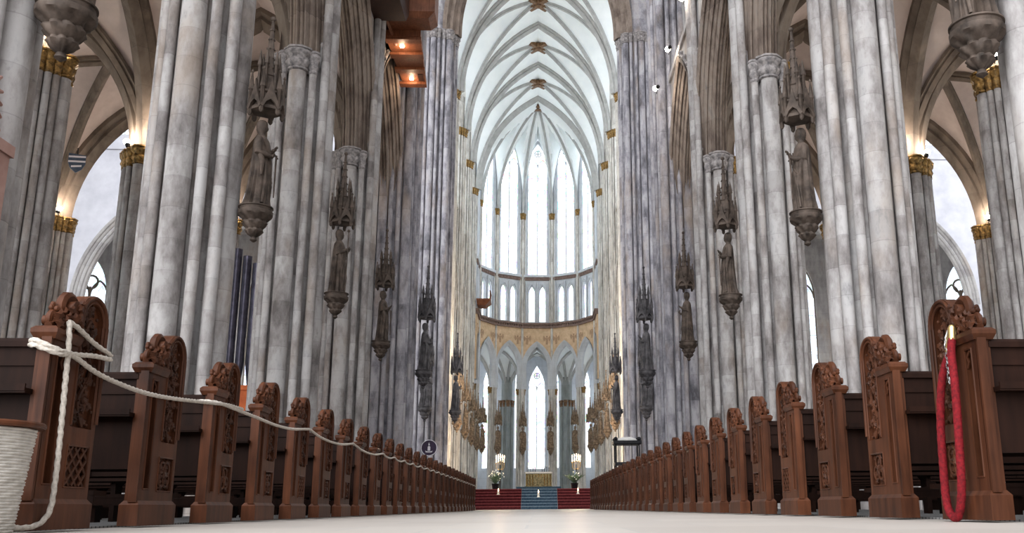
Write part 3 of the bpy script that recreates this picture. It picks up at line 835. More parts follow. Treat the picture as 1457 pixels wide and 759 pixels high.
for s in (-1, 1):
    statue('grey statue on the nave face of the near crossing pier, %s side' % side_word[s], s*5.0, NY[4], 6.1, -s*PI/2, M['statue2'], 2+(s > 0), 'crossing statues', 1.15)
    statue('grey statue facing the camera on the far crossing pier, %s side' % side_word[s], s*6.6, CE-1.98, 6.0, 0, M['statue2'], 1+(s > 0), 'crossing statues', 1.25)
    statue('grey statue on the nave face of the far crossing pier, %s side' % side_word[s], s*5.0, CE, 6.0, -s*PI/2, M['statue2'], 4+(s > 0), 'crossing statues', 1.15)
set_kit(M['poly'])
for s in (-1, 1):
    for i, y in enumerate(CY):
        statue('gilded painted statue on the %s choir pier beyond the crossing, %s side' % (ORD[i], side_word[s]), s*5.5, y, 6.0, -s*PI/2, M['poly'], i+(s > 0), 'gilded choir statues', 1.1)
for q in range(1, 7):
    ang = math.radians(-105+30*q); X, Y, _ = polar(ang, AR-.78)
    statue('small gilded statue on the %s apse pier counted from the left' % ORD[q-1], X, Y, 5.95, -ang, M['poly'], q, 'gilded apse statues', 1.1)

# ================================================================== PEWS
def leafblob(g, c, r, R, nrm='x'):
    n = 10; ph = R.random()*6; tilt = R.uniform(-.5, .5); t2 = R.uniform(-.5, .5)
    ringo, ringm = [], []
    for j in range(n):
        a = 2*PI*j/n; q = r*(1+.28*math.cos(5*a))
        dy, dz = q*math.cos(a+ph), q*math.sin(a+ph); dx = tilt*dy+t2*dz
        ringo.append((c[0]+dx*.5+.004, c[1]+dy, c[2]+dz)); ringm.append((c[0]+dx*.3-r*.34, c[1]+dy*.55, c[2]+dz*.55))
    g.loft([ringo, ringm], True)
def make_pew_meshes(s, L=3.4):
    """local: x outwards from the aisle, y towards the altar, z up; s=-1 mirrors for the left row"""
    Mx = Matrix.Diagonal((s, 1, 1, 1)); D = {}
    def new():
        g = G(); g.M = Mx; return g
    AYC, ARAD, AZ = .115, .155, 1.085
    arc = [(AYC+ARAD*math.cos(PI*i/16), AZ+ARAD*math.sin(PI*i/16)) for i in range(17)]
    g = new()
    sil = [(-.27,.0),(.27,0),*arc,(-.04,.965),(-.27,.965)]
    g.prism_x(sil, .028, .078)
    def fr(y0, y1, z0, z1, x0=0.0): g.box(x0, .03, y0, y1, z0, z1)
    fr(-.27,-.215,.14,.965); fr(-.135,-.005,.14,.965); fr(.225,.27,.14,AZ); fr(-.04,-.005,.96,AZ)
    fr(-.215,-.135,.14,.22); fr(-.215,-.135,.90,.965)
    fr(-.005,.225,.14,.21); fr(-.005,.225,.425,.52)
    ri = .115
    arcs = lambda r_, x: [(x, AYC+r_*math.cos(PI*i/16), AZ+r_*math.sin(PI*i/16)) for i in range(17)]
    vs = arcs(ARAD, 0)+arcs(ri, 0)+arcs(ARAD, .03)+arcs(ri, .03); fs = []
    for i in range(16): fs += [(i,i+1,18+i,17+i),(34+i,51+i,52+i,35+i),(i,34+i,35+i,i+1),(17+i,18+i,52+i,51+i)]
    g.add(vs, fs)
    # mouldings: bead round the arch and along the stiles
    g.tube([(-.004,.262,.55)]+[(-.004,.262,AZ)]+arcs(ARAD-.012, -.004)[0:]+[(-.004,-.03,AZ),(-.004,-.03,1.0)], .011, 6)
    g.tube([(0,.228,.53),(0,.228,AZ)]+arcs(ri+.002, 0)+[(0,-.002,AZ),(0,-.002,.53)], .008, 6)
    for y0, y1, z0, z1 in ((-.005,.225,.21,.425),(-.215,-.135,.22,.90)):
        for a, b in (((y0,z0),(y1,z0)),((y1,z0),(y1,z1)),((y1,z1),(y0,z1)),((y0,z1),(y0,z0))): g.tube([(0,*a),(0,*b)], .006, 5)
    # trefoil head in the slot
    for sg in (-1, 1): g.tube([(.012,-.175+sg*.038,.80),(.012,-.175+sg*.02,.83),(.012,-.175+sg*.036,.86),(.012,-.175,.895)], .008, 5)
    g.box(.0,.05,-.29,-.265,.14,.95)
    # cap
    g.frust((-.012,.09,-.285,-.03,.935), (-.028,.105,-.30,-.03,.965)); g.box(-.028,.105,-.30,-.03,.965,.985); g.frust((-.028,.105,-.30,-.03,.985),(-.01,.09,-.285,-.03,1.0))
    D['end_panel'] = g.mesh('end_panel', ang=40)
    g = new(); g.box(-.02,.098,-.292,.292,0,.125); g.frust((-.02,.098,-.292,.292,.125),(0,.08,-.272,.272,.15)); D['plinth'] = g.mesh('plinth')
    # vine carving in the tall panel
    R = random.Random(5); g = new()
    g.tube([(.012, AYC-.005+.05*math.sin(z*17), z) for z in [.53+.03*i for i in range(20)]], .011, 6)
    for i in range(64):
        z = R.uniform(.54, 1.185); y = AYC-.005+R.uniform(-.1, .1)
        if z > AZ and math.hypot(y-AYC, z-AZ) > .1: continue
        leafblob(g, (.016+R.uniform(-.012,.006), y, z), R.uniform(.016,.032), R)
    for i in range(24): g.ball((.0, AYC+R.uniform(-.09,.09), R.uniform(.54,1.15)), R.uniform(.006,.012), 6, 4)
    D['vine_carving'] = g.mesh('vine_carving', ang=50)
    # crest: volutes and leaves on the cap
    g = new()
    def volute(yc, zc, r, w, turns=1.6):
        for xo in (.005,): g.tube([(.038+xo, yc+r*(1-.62*t)*math.cos(2*PI*turns*t+.6), zc+r*(1-.62*t)*math.sin(2*PI*turns*t+.6)) for t in [i/22 for i in range(23)]], [w*(1-.35*i/22) for i in range(23)], 7)
        g.tube([(-.012, yc, zc),(.085, yc, zc)], r*.62, 10)
    volute(-.10,1.12,.075,.03); volute(-.225,1.04,.042,.02)
    g.tube([(.038,-.27,1.005),(.038,-.2,1.03),(.038,-.15,1.06),(.038,-.06,1.03),(.038,-.045,1.0)], [.02,.026,.03,.026,.02], 8)
    for i in range(26):
        t = R.random(); y = -.27+.24*t; z = 1.01+R.random()*(.04+.15*t)
        leafblob(g, (-.006+R.uniform(-.016,.02), y, z), R.uniform(.018,.034), R)
    for i in range(14): g.ball((R.uniform(0,.07), -.25+.2*R.random(), 1.03+.1*R.random()), .016, 6, 4)
    D['crest_carving'] = g.mesh('crest_carving', ang=50)
    for kind in range(3):
        g = new(); yc, zc = .11, .318
        if kind == 0:
            for q in range(-2, 3):
                for sg in (-1, 1):
                    a = (yc+q*.075-sg*.1, zc-.1); b = (yc+q*.075+sg*.1, zc+.1)
                    t0 = max(0, min(1, ((-.002 if sg > 0 else .222)-a[0])/(b[0]-a[0]))); t1 = max(0, min(1, ((.222 if sg > 0 else -.002)-a[0])/(b[0]-a[0])))
                    if t1-t0 > .1: g.tube([(.008, a[0]+(b[0]-a[0])*t, a[1]+(b[1]-a[1])*t) for t in (t0, t1)], .009, 5)
        else:
            ns = 4 if kind == 1 else 3
            for q in range(ns):
                a = PI/4*(kind == 1)+q*2*PI/ns+(PI/2 if kind == 2 else 0)
                g.tube([(.008, yc+.046*math.cos(a)+.046*math.cos(2*PI*j/12), zc+.046*math.sin(a)+.046*math.sin(2*PI*j/12)) for j in range(13)], .009, 5)
                for q2 in range(3): leafblob(g, (.014, yc+(.04+.025*q2)*math.cos(a+q2*.3-.3), zc+(.04+.025*q2)*math.sin(a+q2*.3-.3)), .024, R)
            leafblob(g, (.004, yc, zc), .03, R)
            for sy in (-1,1):
                for sz in (-1,1): leafblob(g, (.016, yc+sy*.085, zc+sz*.08), .02, R)
        D['lower%d' % kind] = g.mesh('panel_tracery', ang=50)
    g = new(); g.box(.07,L,-.255,-.225,.34,.90); g.box(.07,L,-.275,-.2,.895,.925); g.frust((.07,L,-.275,-.2,.925),(.07,L,-.262,-.215,.94))
    for x in (.9,1.8,2.7): g.box(x-.05,x+.05,-.262,-.25,.34,.895)
    g.box(.07,L,-.265,-.25,.80,.83)
    D['backrest'] = g.mesh('backrest')
    g = new(); g.box(.07,L,-.34,-.255,.655,.68); g.box(.07,L,-.345,-.335,.665,.70)
    for x in (.5,1.5,2.5): g.prism_x([(-.255,.56),(-.255,.655),(-.32,.655)], x, x+.025)
    D['book_ledge'] = g.mesh('book_ledge')
    g = new(); g.box(.07,L,-.225,.22,.42,.45); g.box(.07,L,.15,.175,.34,.42)
    for x in (1.2,2.4): g.prism_x([(-.2,0),(-.1,0),(-.08,.3),(.15,.42),(-.22,.42)], x, x+.04)
    D['seat'] = g.mesh('seat')
    g = new(); g.box(.13,L-.1,-.56,-.40,.175,.205); g.box(.13,L-.1,-.56,-.54,.135,.18)
    for x in (.2,1.2,2.3): g.prism_x([(-.53,0),(-.43,0),(-.41,.175),(-.55,.175)], x, x+.07)
    D['kneeler'] = g.mesh('kneeler')
    g = new(); g.prism_x([(-.27,0),(.27,0),(.25,.5),(.1,.6),(-.1,.97),(-.27,.97)], L, L+.06); D['outer_end'] = g.mesh('outer_end_panel')
    return D
for s in (-1, 1):
    D = make_pew_meshes(s); DS = make_pew_meshes(s, 2.9); npew = 28 if s < 0 else 31
    for D_ in (D, DS):
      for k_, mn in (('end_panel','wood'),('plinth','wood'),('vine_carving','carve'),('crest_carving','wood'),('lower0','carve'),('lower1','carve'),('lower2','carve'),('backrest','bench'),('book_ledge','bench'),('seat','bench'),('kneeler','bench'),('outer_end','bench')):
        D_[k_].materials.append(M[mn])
    for i in range(npew):
        if i == 28: D = DS
        extra = ''
        if i == 0: extra = 'white rope wrapped round its carved end' if s < 0 else 'red rope hanging on its carved end'
        t = thing('pew', ('dark wooden pew with carved end, %s from the camera in the %s row' % (ORD[i], side_word[s])) if i else 'nearest dark pew of the %s row, %s' % (side_word[s], extra), 'pew', (s*2.38, 4.93+1.18*i, .012), 0, 'pews along the central aisle')
        e = inst(D['end_panel'], 'end_panel', None, t)
        for nm in ('plinth', 'vine_carving', 'crest_carving'): inst(D[nm], nm, None, e)
        inst(D['lower%d' % ((0,1,2,1)[i % 4] if s < 0 else (1,2,1,0)[i % 4])], 'panel_tracery', None, e)
        for nm in ('backrest', 'seat', 'kneeler'): inst(D[nm], nm, None, t)
        if i < 14: inst(D['book_ledge'], 'book_ledge', None, t)
        inst(D['outer_end'], 'outer_end_panel', None, t)

# ------------------------------------------------------------------ ropes
def smooth_path(P, n=10):
    P = [Vector(p) for p in P]; out = []
    for i in range(len(P)-1):
        p0, p1, p2, p3 = P[max(i-1,0)], P[i], P[i+1], P[min(i+2,len(P)-1)]
        for j in range(n):
            t = j/n
            out.append(.5*((2*p1)+(p2-p0)*t+(2*p0-5*p1+4*p2-p3)*t*t+(3*p1-p0-3*p2+p3)*t**3))
    out.append(P[-1]); return out
def twisted(g, path, r, pitch=.055, n=12, lobes=3, dep=.2):
    rings = []; dist = 0; prev = None
    for p, S, N in g.frames(path, None):
        if prev is not None: dist += (p-prev).length
        prev = p; ph = 2*PI*dist/pitch
        rings.append([tuple(p+S*(q*math.cos(a))+N*(q*math.sin(a))) for a, q in [(2*PI*j/n, r*(1+dep*math.cos(lobes*2*PI*j/n-ph))) for j in range(n)]])
    g.loft(rings)
def resample(path, step):
    out = [path[0]]; acc = 0
    for a, b in zip(path[:-1], path[1:]):
        L = (b-a).length; k_ = max(1, int(L/step))
        for i in range(1, k_+1): out.append(a.lerp(b, i/k_))
    return out
g = G()
XR = -2.335
pts = [(-2.35,4.725,1.055),(XR,4.72,.93),(XR,4.735,.7),(XR,4.75,.45),(XR,4.755,.25),(XR,4.735,.1),(XR-.02,4.66,.035),(XR-.05,4.5,.026),(-2.4,4.36,.026)]
twisted(g, resample(smooth_path(pts), .012), .0125)
pts = [(-2.36,4.725,1.05),(-2.345,4.80,1.035),(-2.345,5.0,.985),(-2.345,5.19,.955),(-2.37,5.235,.95),(-2.44,5.24,.948),(-2.485,5.1,.945),(-2.487,4.8,.94),(-2.485,4.66,.935),(-2.44,4.615,.93),(-2.37,4.615,.90),(XR,4.66,.885),(XR,4.8,.89),(XR,5.0,.915),(XR,5.19,.925)]
twisted(g, resample(smooth_path(pts), .012), .0125)
pts = [(-2.487,4.85,.93),(-2.485,4.66,.915),(-2.44,4.613,.905),(-2.37,4.615,.88),(XR,4.66,.87),(XR,4.78,.878),(XR,5.1,.825),(XR,5.6,.80),(XR,6.09,.815),(XR,6.8,.865),(XR,7.08,.885),(-2.345,7.3,.895)]
pos = [pts]
P2 = [(XR,7.05,.885),(XR,7.3,.88)]
i = 2
while i < 27:
    j = min(i+(2 if i < 8 else 1), 27)
    y0, y1 = 4.93+1.18*i+.1, 4.93+1.18*j+.02
    for t in ((.25,.5,.75) if i < 12 else (.5,)):
        sag = (.05 if j-i == 2 else .03)
        P2.append((XR, y0+(y1-y0)*t, .895+.06*min(1,i/14)-sag*4*t*(1-t)))
    P2 += [(XR, y1, .895+.06*min(1,j/14)),(XR, y1+.14, .90+.06*min(1,j/14))]
    i = j
twisted(g, resample(smooth_path(pts), .015), .0125)
near = [p for p in P2 if p[1] < 13]; far = [p for p in P2 if p[1] >= near[-1][1]]
twisted(g, resample(smooth_path(near, 8), .02), .0125, n=9)
g.tube(smooth_path(far, 4), .0145, 6)
# wrap round the third pew end
twisted(g, resample(smooth_path([(XR,7.02,.885),(-2.37,6.97,.89),(-2.44,6.965,.895),(-2.49,7.05,.9),(-2.49,7.4,.905),(-2.44,7.59,.905),(-2.36,7.59,.9),(XR,7.5,.895),(XR,7.2,.892)]), .015), .0125)
tag(g.build('rope', M['rope'], None, True, 60), 'long white twisted rope draped along the left pew ends', 'rope')

t = thing('barrier_rope', 'thick red rope hanging in a loop on the nearest right pew end', 'rope', (2.32, 4.85, 0))
g = G(); P = [(.02,-.012,.985),(.005,-.015,.9),(0,-.03,.72),(0,-.01,.42),(0,.02,.16),(-.002,.08,.035),(-.004,.15,.03),(-.006,.2,.1),(-.004,.205,.3),(0,.19,.55),(.01,.14,.78),(.035,.055,.93)]
twisted(g, resample(smooth_path(P), .012), .022, .07, 20, 6, .06); g.build('rope', M['redrope'], t, True, 60)
g = G()
for a, b in (((.02,-.012,.975),(.028,-.004,1.045)),((.03,.06,.92),(.036,.04,.99))): g.tube([a, b], .024, 12); g.ball(b, .022, 10, 6)
g.build('end_cap', M['brass'], t)
g = G()
for i in range(9):
    c = Vector((.012,.055,.985-.028*i)); ax = i % 2
    g.tube([tuple(c+Vector(((.009*math.cos(q) if ax else 0), (0 if ax else .009*math.cos(q)), .019*math.sin(q)))) for q in [2*PI*j/10 for j in range(11)]], .0034, 5)
g.tube([(.03,-.004,1.045),(.04,.01,1.065),(.03,.04,1.05),(.014,.055,1.0)], .006, 6)
g.build('chain', M['chrome'], t)

# ------------------------------------------------------------------ basket by the first left pew
t = thing('basket', 'white cord basket with brown wooden rim in front of the nearest left pew', 'basket', (-2.39, 4.12, 0))
g = G(); rows = []; nr = 34
for i in range(nr*4+1):
    z = .012+.44*i/(nr*4); R0 = .195+.045*(i/(nr*4)); rows.append((R0+.0055*abs(math.sin(PI*i/4)), z))
g.lathe(rows, 72, mod=lambda q, z, a: q+.0022*math.sin(60*a+z*180)); g.build('basket_body', M['basket'], t, True, 70)
g = G(); g.lathe([(.2,.452),(.27,.455),(.277,.462),(.277,.472),(.27,.479),(.2,.482)], 48); g.build('rim', M['wood'], t)

# ================================================================== CHOIR FLOOR, ALTAR
FH = 1.27; ns = 7; rs = FH/ns; Y0 = 58.0; tr = .36
def steps_profile(off=0.0, y0=Y0, n=ns, r=rs):
    P = [(y0-off, 0.0)]
    for i in range(n):
        P += [(y0+i*tr-off, (i+1)*r+off), (y0+(i+1)*tr-off, (i+1)*r+off)]
    return P
g = G(); prof = steps_profile(); g.prism_x(prof+[(Y0+ns*tr+40,FH),(Y0+ns*tr+40,0)], -14, 14)
struct(g.build('floor_choir', M['choir'], None, False), 'raised choir floor with seven steps', 'floor')
def carpet(name, label, x0, x1, mat, top=3.0):
    a = steps_profile(.02); b = steps_profile(.002); a = a+[(Y0+ns*tr+top, FH+.02)]; b = b+[(Y0+ns*tr+top, FH+.002)]
    g = G(); n = len(a)
    vs = [(x,y,z) for x in (x0,x1) for q in (a,b) for y, z in q]; fs = []
    for i in range(n-1): fs += [(i,i+1,2*n+i+1,2*n+i),(n+i,3*n+i,3*n+i+1,n+i+1),(i,n+i,n+i+1,i+1),(2*n+i,2*n+i+1,3*n+i+1,3*n+i)]
    g.add(vs, fs)
    return tag(g.build(name, mat, None, False), label, 'carpet', 'step carpets')
def nosing(o, x0, x1, mat):
    g = G()
    for i in range(ns): g.box(x0, x1, Y0+i*tr-.05, Y0+i*tr-.02, (i+1)*rs-.022, (i+1)*rs+.024)
    g.build('nosing', mat, o, False)
M['bluenose'] = simple('blue_nosing', (.13,.19,.24), (.22,.28,.33), 9, .8); M['rednose'] = simple('red_nosing', (.16,.03,.03), (.26,.06,.06), 9, .8)
nosing(carpet('stair_carpet', 'blue-grey carpet on the middle steps below the altar', -.92, 1.34, M['blue'], 14), -.92, 1.34, M['bluenose'])
nosing(carpet('stair_carpet', 'dark red carpet on the steps left of the blue carpet', -5.2, -.93, M['red']), -5.2, -.93, M['rednose'])
nosing(carpet('stair_carpet', 'dark red carpet on the steps right of the blue carpet', 1.35, 5.2, M['red']), 1.35, 5.2, M['rednose'])
g = G()
for i in range(3): g.box(-1.6-.0+.25*i-.6, 2.0-.25*i+.6, 78.2+.35*i, 84, FH+.19*i, FH+.19*(i+1))
tag(g.build('altar_platform', M['blue'], None, False), 'low stepped blue platform under the altar', 'platform')
AZ0 = FH+.57
t = thing('altar', 'block altar with dark gilded front in the middle of the apse', 'altar', (.2, 81.0, AZ0))
g = G(); g.box(-1.13,1.13,-.5,.5,.06,1.16); g.box(-1.18,1.18,-.55,.55,0,.08); g.build('altar_block', M['altar'], t, False)
g = G(); g.frust((-1.15,1.15,-.52,.52,1.14),(-1.22,1.22,-.58,.58,1.2)); g.box(-1.22,1.22,-.58,.58,1.2,1.28); g.build('altar_top', M['choir'], t)
g = G()
for q in (-.22,0,.22):
    g.tube([(q,-.52,.82),(q,-.52,1.02)], .035, 8); g.ball((q,-.52,1.05), .05, 8, 5)
for x in (-1.0,-.75,-.5,.5,.75,1.0): g.lathe([(.06,.15),(.045,.2),(.045,.95),(.07,1.02)], 8, (x,-.52,0))
g.build('gilded_relief', M['gold'], t)
tag((lambda g: (g.box(-.95,1.35,80.55,81.45,AZ0+1.285,AZ0+1.30), g.box(-.95,1.35,80.40,80.412,AZ0+1.16,AZ0+1.30), g.box(-.95,1.35,80.40,80.56,AZ0+1.288,AZ0+1.3), g)[-1])(G()).build('altar_cloth', M['white'], None, False), 'white cloth laid over the altar top', 'cloth')
for i, x in enumerate((-.75,-.5,-.3,-.1,.5,.7,.9,1.1)):
    h = (.36,.42,.3,.36,.36,.3,.42,.36)[i]
    c = thing('candlestick', 'dark candlestick on the altar, %s from the left' % ORD[i], 'candlestick', (x, 81.25, AZ0+1.30), 0, 'altar candlesticks')
    g = G(); g.lathe([(.07,0),(.065,.02),(.02,.05),(.03,.1),(.018,.14),(.018,h-.03),(.05,h),(.05,h+.015)], 10); g.build('holder', M['black'], c)
    g = G(); g.lathe([(.022,h+.01),(.02,h+.2)], 8); g.build('candle', M['candle'], c)
# candelabra
for s, x in ((-1,-2.5),(1,2.78)):
    c = thing('candelabrum', 'standing candelabrum with five lit candles on the %s of the altar steps' % side_word[s], 'candelabrum', (x, 64.5, FH+.0), 0, 'lit candelabra')
    g = G(); g.lathe([(.26,0),(.26,.04),(.1,.1),(.045,.16),(.04,.7),(.075,.76),(.04,.82),(.035,1.35),(.07,1.4),(.03,1.5),(.03,1.75)], 12); g.build('stand', M['black'], c)
    g = G(); gc = G(); gf_ = G()
    for q in range(5):
        xx = -.28+.14*q; zz = 1.86 + .1*(1-abs(q-2)/2)
        if q != 2: g.tube([(0,0,1.36+.06*abs(q-2)),(xx*.5,0,1.4),(xx*.95,0,1.55),(xx,0,zz)], .022, 7)
        else: g.tube([(0,0,1.6),(0,0,zz)], .022, 7)
        g.lathe([(.03,0),(.065,.03),(.065,.045)], 9, (xx,0,zz))
        gc.lathe([(.026,.04),(.024,.34)], 8, (xx,0,zz))
        gf_.lathe([(.01,.34),(.036,.40),(.03,.46),(.004,.56)], 8, (xx,0,zz))
    g.build('arms', M['brass'], c); gc.build('candles', M['candle'], c); gf_.build('flames', M['flame'], c)
# floor arrangements
for s, x in ((-1,-2.75),(1,2.6)):
    R = random.Random(40+s)
    c = thing('flower_arrangement', 'spray of %s on the choir floor, %s of the altar' % ('white flowers and pale leaves' if s < 0 else 'green leaves', side_word[s]), 'flowers', (x, 63.3, FH+.024), 0)
    g = G(); g.lathe([(.16,0),(.2,.05),(.26,.38),(.28,.42),(.24,.42),(.2,.3)], 14); g.build('vase', M['black'], c)
    g = G(); gw_ = G()
    for i in range(90):
        a = R.random()*2*PI; L = R.uniform(.35, 1.0); sp = R.uniform(.2, .95); tip = (sp*L*math.cos(a)*1.0, sp*L*math.sin(a)*.7, .4+L*(1-.45*sp))
        mid = (tip[0]*.45, tip[1]*.45, .4+(tip[2]-.4)*.62)
        g.tube([(0,0,.36), mid, tip], [.012,.028,.004], 4)
        if (i % 3 == 0 if s < 0 else i % 9 == 0): gw_.ball(tip, R.uniform(.035,.06), 6, 4)
    g.build('leaves', M['plant'], c); gw_.build('blossoms', M['flower'], c)
def lit_candle(label, x, y, z, h, r, ht=None):
    c = thing('candle', label, 'candle', (x, y, z))
    g = G(); g.lathe([(r*1.5,0),(r*1.5,.02),(r*.9,.04),(r*.9,h),(r*.5,h+.01)], 12); g.build('wax', M['candle'], c)
    g = G(); g.lathe([(.01,h),(r*.6,h+.06),(r*.4,h+.12),(.004,h+.2)], 8); g.build('flame', M['flame'], c)
lit_candle('lit white candle on the middle of the blue steps', .15, Y0+3.5*tr, 4*rs+.024, .26, .07)
lit_candle('short lit candle on the red steps to the left', -2.4, Y0+4.5*tr, 5*rs+.024, .2, .07)
lit_candle('short lit candle on the red steps to the right', 2.68, Y0+4.5*tr, 5*rs+.024, .2, .07)

# ================================================================== FITTINGS
SPOTS = []
def spot_fixture(label, pos, aim, energy, arm=.25, warm=(1,.84,.70), soft=.08):
    p = Vector(pos); a = Vector(aim).normalized()
    c = thing('spotlight', label, 'lamp', pos, 0, 'spotlights')
    g = G(); q = a.to_track_quat('Z', 'Y').to_matrix().to_4x4(); g.M = q
    g.lathe([(.05,-.16),(.08,-.15),(.085,-.02),(.1,.0)], 12); g.M = None
    g.tube([tuple(q.to_3x3() @ Vector((0,0,-.1))), (0,.02,-arm)], .018, 6); g.build('housing', M['black'], c)
    g = G(); g.ball(tuple(a*.06), .12, 12, 8); g.build('lamp', M['lamp'], c)
    l = bpy.data.lights.new('spotlight_light', 'POINT'); l.energy = energy; l.color = warm; l.shadow_soft_size = soft
    o = bpy.data.objects.new('spotlight_light', l); COL.objects.link(o); o.location = p + a*.28
for s in (-1, 1):
    sw = side_word[s]
    for i, y in ((1,NY[1]),(2,NY[2]),(3,NY[3]),(4,NY[4])):
        X = s*(AX-.62)
        spot_fixture('glowing spotlight on the nave side of the %s middle aisle pier, %s' % (ORD[i], sw), (X, y-.75, 13.25), (-s*.3,-.3,1), 170)
        spot_fixture('small glowing spotlight on the outer side of the %s middle aisle pier, %s' % (ORD[i], sw), (s*(AX+.55), y-.6, 13.2), (s*.4,.1,1), 140)
    for i, y in ((3,NY[3]),(4,NY[4])):
        spot_fixture('glowing spotlight on the %s wall-side aisle pier, %s' % (ORD[i], sw), (s*(OX-.55), y-.75, 13.2), (-s*.5,-.2,1), 130)
spot_fixture('white spotlight on an arm from the near right crossing pier, lower one', (5.3, 37.2, 18.3), (-.6,.75,-.2), 50, .3, (1,.9,.78))
spot_fixture('white spotlight on the wall right of the crossing, upper one', (5.75, 36.2, 19.7), (-.5,.8,-.2), 50, .3, (1,.9,.78))
spot_fixture('white spotlight high on the fourth right nave pier, topmost', (5.8, 32.4, 19.9), (-.5,.8,-.2), 50, .3, (1,.9,.78))

# hanging organ
t = thing('hanging_organ', 'wooden organ case hung high on the left nave wall', 'organ', (-5.67, 33.4, 18.65))
t.scale = (.915,)*3
g = G()
g.box(-.35,1.78,-.9,.35,.55,9); g.frust((-.3,1.5,-.75,.3,.3),(-.35,1.78,-.9,.35,.55))
g.build('case', M['organ'], t)
g = G(); g.box(-1.1,.72,-4.1,-1.15,.15,9); g.frust((-.98,.62,-3.9,-1.25,-.15),(-1.1,.72,-4.1,-1.15,.15)); g.box(.72,1.6,-3.2,-.9,2.3,9); g.build('side_case', M['organdark'], t)
g = G()
def soff(x0, x1, x2, x3, y0, y1, z0, z1): g.add([(x0,y0,z0),(x1,y0,z0),(x3,y1,z0),(x2,y1,z0),(x0,y0,z1),(x1,y0,z1),(x3,y1,z1),(x2,y1,z1)], [(3,2,1,0),(4,5,6,7),(0,1,5,4),(1,2,6,5),(2,3,7,6),(3,0,4,7)])
soff(-.5,1.05,-.35,.72,.3,5.3,0,.3)
for y in (.35,1.75,3.2,4.7):
    x1 = 1.05-.066*y; soff(-.52,x1+.04,-.51,x1+.03,y,y+.4,-.12,.02)
g.build('underside', M['organ'], t, False)
g = G(); g.box(-.55,.55,.3,5.2,.3,.7); g.box(.45,.7,3.9,4.6,-.02,.0); g.box(-.55,.5,.35,5.1,.7,7)
g.build('rear_case', M['organdark'], t, False)
g = G(); g.tube([(-.3,-.8,.25),(-.2,.3,.1),(-.15,1.0,-.05)], .07, 8); g.build('brace', M['organ'], t)
g = G()
for x, y in ((.12,1.15),(.12,4.35),(.5,4.95)): g.ball((x,y,-.04), .1, 10, 6, (1,1,.5))
g.build('downlights', M['lamp'], t)
for x, y in ((.12,1.15),(.12,4.35)):
    l = bpy.data.lights.new('organ_light', 'POINT'); l.energy = 28; l.color = (1,.7,.45); l.shadow_soft_size = .1
    o = bpy.data.objects.new('organ_light', l); COL.objects.link(o); o.location = (-5.67+x*.915, 33.4+y*.915, 18.35)
# organ pipes behind the left piers
t = thing('organ_pipes', 'tall dark violet organ pipes on an orange case between left piers', 'organ', (-9.75, 30.0, 0))
g = G(); g.frust((-.7,.95,-.35,.5,0),(-.7,.95,-.35,.5,3.9)); g.box(-.75,1.0,-.4,.55,3.85,4.0); g.box(-.75,1.0,-.4,.55,0,.25)
for x in (-.4,.1,.6): g.box(x-.04,x+.04,-.38,-.34,.25,3.85)
g.build('case', M['orange'], t, False)
for i in range(5):
    x = -.52+.33*i; h = 3.4+.25*((i*2) % 3)
    g = G(); g.lathe([(.03,0),(.05,.02),(.14,.7),(.145,.75),(.145,.7+h),(.13,.7+h)], 14, (x,-.1,4.0)); g.build('pipe', M['pipe'], t)
# small wooden balcony high in the choir
t = thing('wooden_balcony', 'small brown wooden balcony high on the left choir wall', 'balcony', (-5.2, 86.2, 19.3))
g = G(); g.frust((-.5,.25,-.8,.8,-.3),(-.6,.75,-1.1,1.1,.15)); g.box(-.6,.75,-1.1,1.1,.15,.3); g.build('floor_box', M['organ'], t, False)
g = G()
for i in range(9): g.box(.66,.72,-1.08+.26*i,-1.03+.26*i,.3,1.0)
g.box(.64,.76,-1.12,1.12,1.0,1.08); g.build('railing', M['organ'], t, False)
# black canopied stand beyond the right pews
t = thing('canopied_stand', 'black metal stand with domed white top beyond the right pews', 'stand', (4.3, 43.6, 0))
g = G()
for x in (-.55,.55):
    for y in (-.4,.4): g.tube([(x,y,0),(x,y,3.05)], .035, 8); g.lathe([(.09,0),(.1,.05),(.03,.1)], 8, (x,y,0)); g.ball((x,y,3.22), .1, 8, 6)
for x in (-.2,.2): g.tube([(x,-.42,2.1),(x,-.42,3.0)], .022, 6)
g.build('posts', M['black'], t)
g = G(); g.box(-.66,.66,-.5,.5,3.0,3.14); g.frust((-.6,.6,-.45,.45,2.95),(-.66,.66,-.5,.5,3.0)); g.box(-.6,.6,-.45,.45,2.0,2.14); g.build('shelf', M['black'], t, False)
g = G(); g.lathe([(.5,0),(.5,.05),(.42,.12),(.25,.18),(.03,.2)], 20, (0,0,3.14)); g.build('white_top', M['white'], t)
# round sign
t = thing('round_sign', 'round dark violet sign with white candle symbol on a pale post', 'sign', (-4.95, 43.2, 0))
g = G(); g.lathe([(.2,0),(.2,.03),(.05,.06)], 14); g.tube([(.0,0,.03),(.0,0,2.5)], .06, 10); g.build('post', M['signwhite'], t)
g = G(); g.M = Matrix.Translation((0,-.08,2.85)) @ Matrix.Rotation(PI/2, 4, 'X'); g.lathe([(.36,-.015),(.36,.015)], 32); g.M = None; g.build('disc', M['sign'], t)
g = G(); g.M = Matrix.Translation((0,-.08,2.85)) @ Matrix.Rotation(PI/2, 4, 'X')
g.loft([[(q*math.cos(2*PI*j/36), q*math.sin(2*PI*j/36), z) for j in range(36)] for q, z in ((.345,.016),(.345,.028),(.375,.028),(.375,-.02))], False); g.M = None
y0 = -.115
g.prism_y([(-.06,2.72),(.06,2.72),(.06,2.9),(.0,2.94),(-.06,2.9)], y0, y0+.02); g.prism_y([(-.03,2.95),(.04,2.97),(.02,3.04),(0,3.1),(-.035,3.02)], y0, y0+.02)
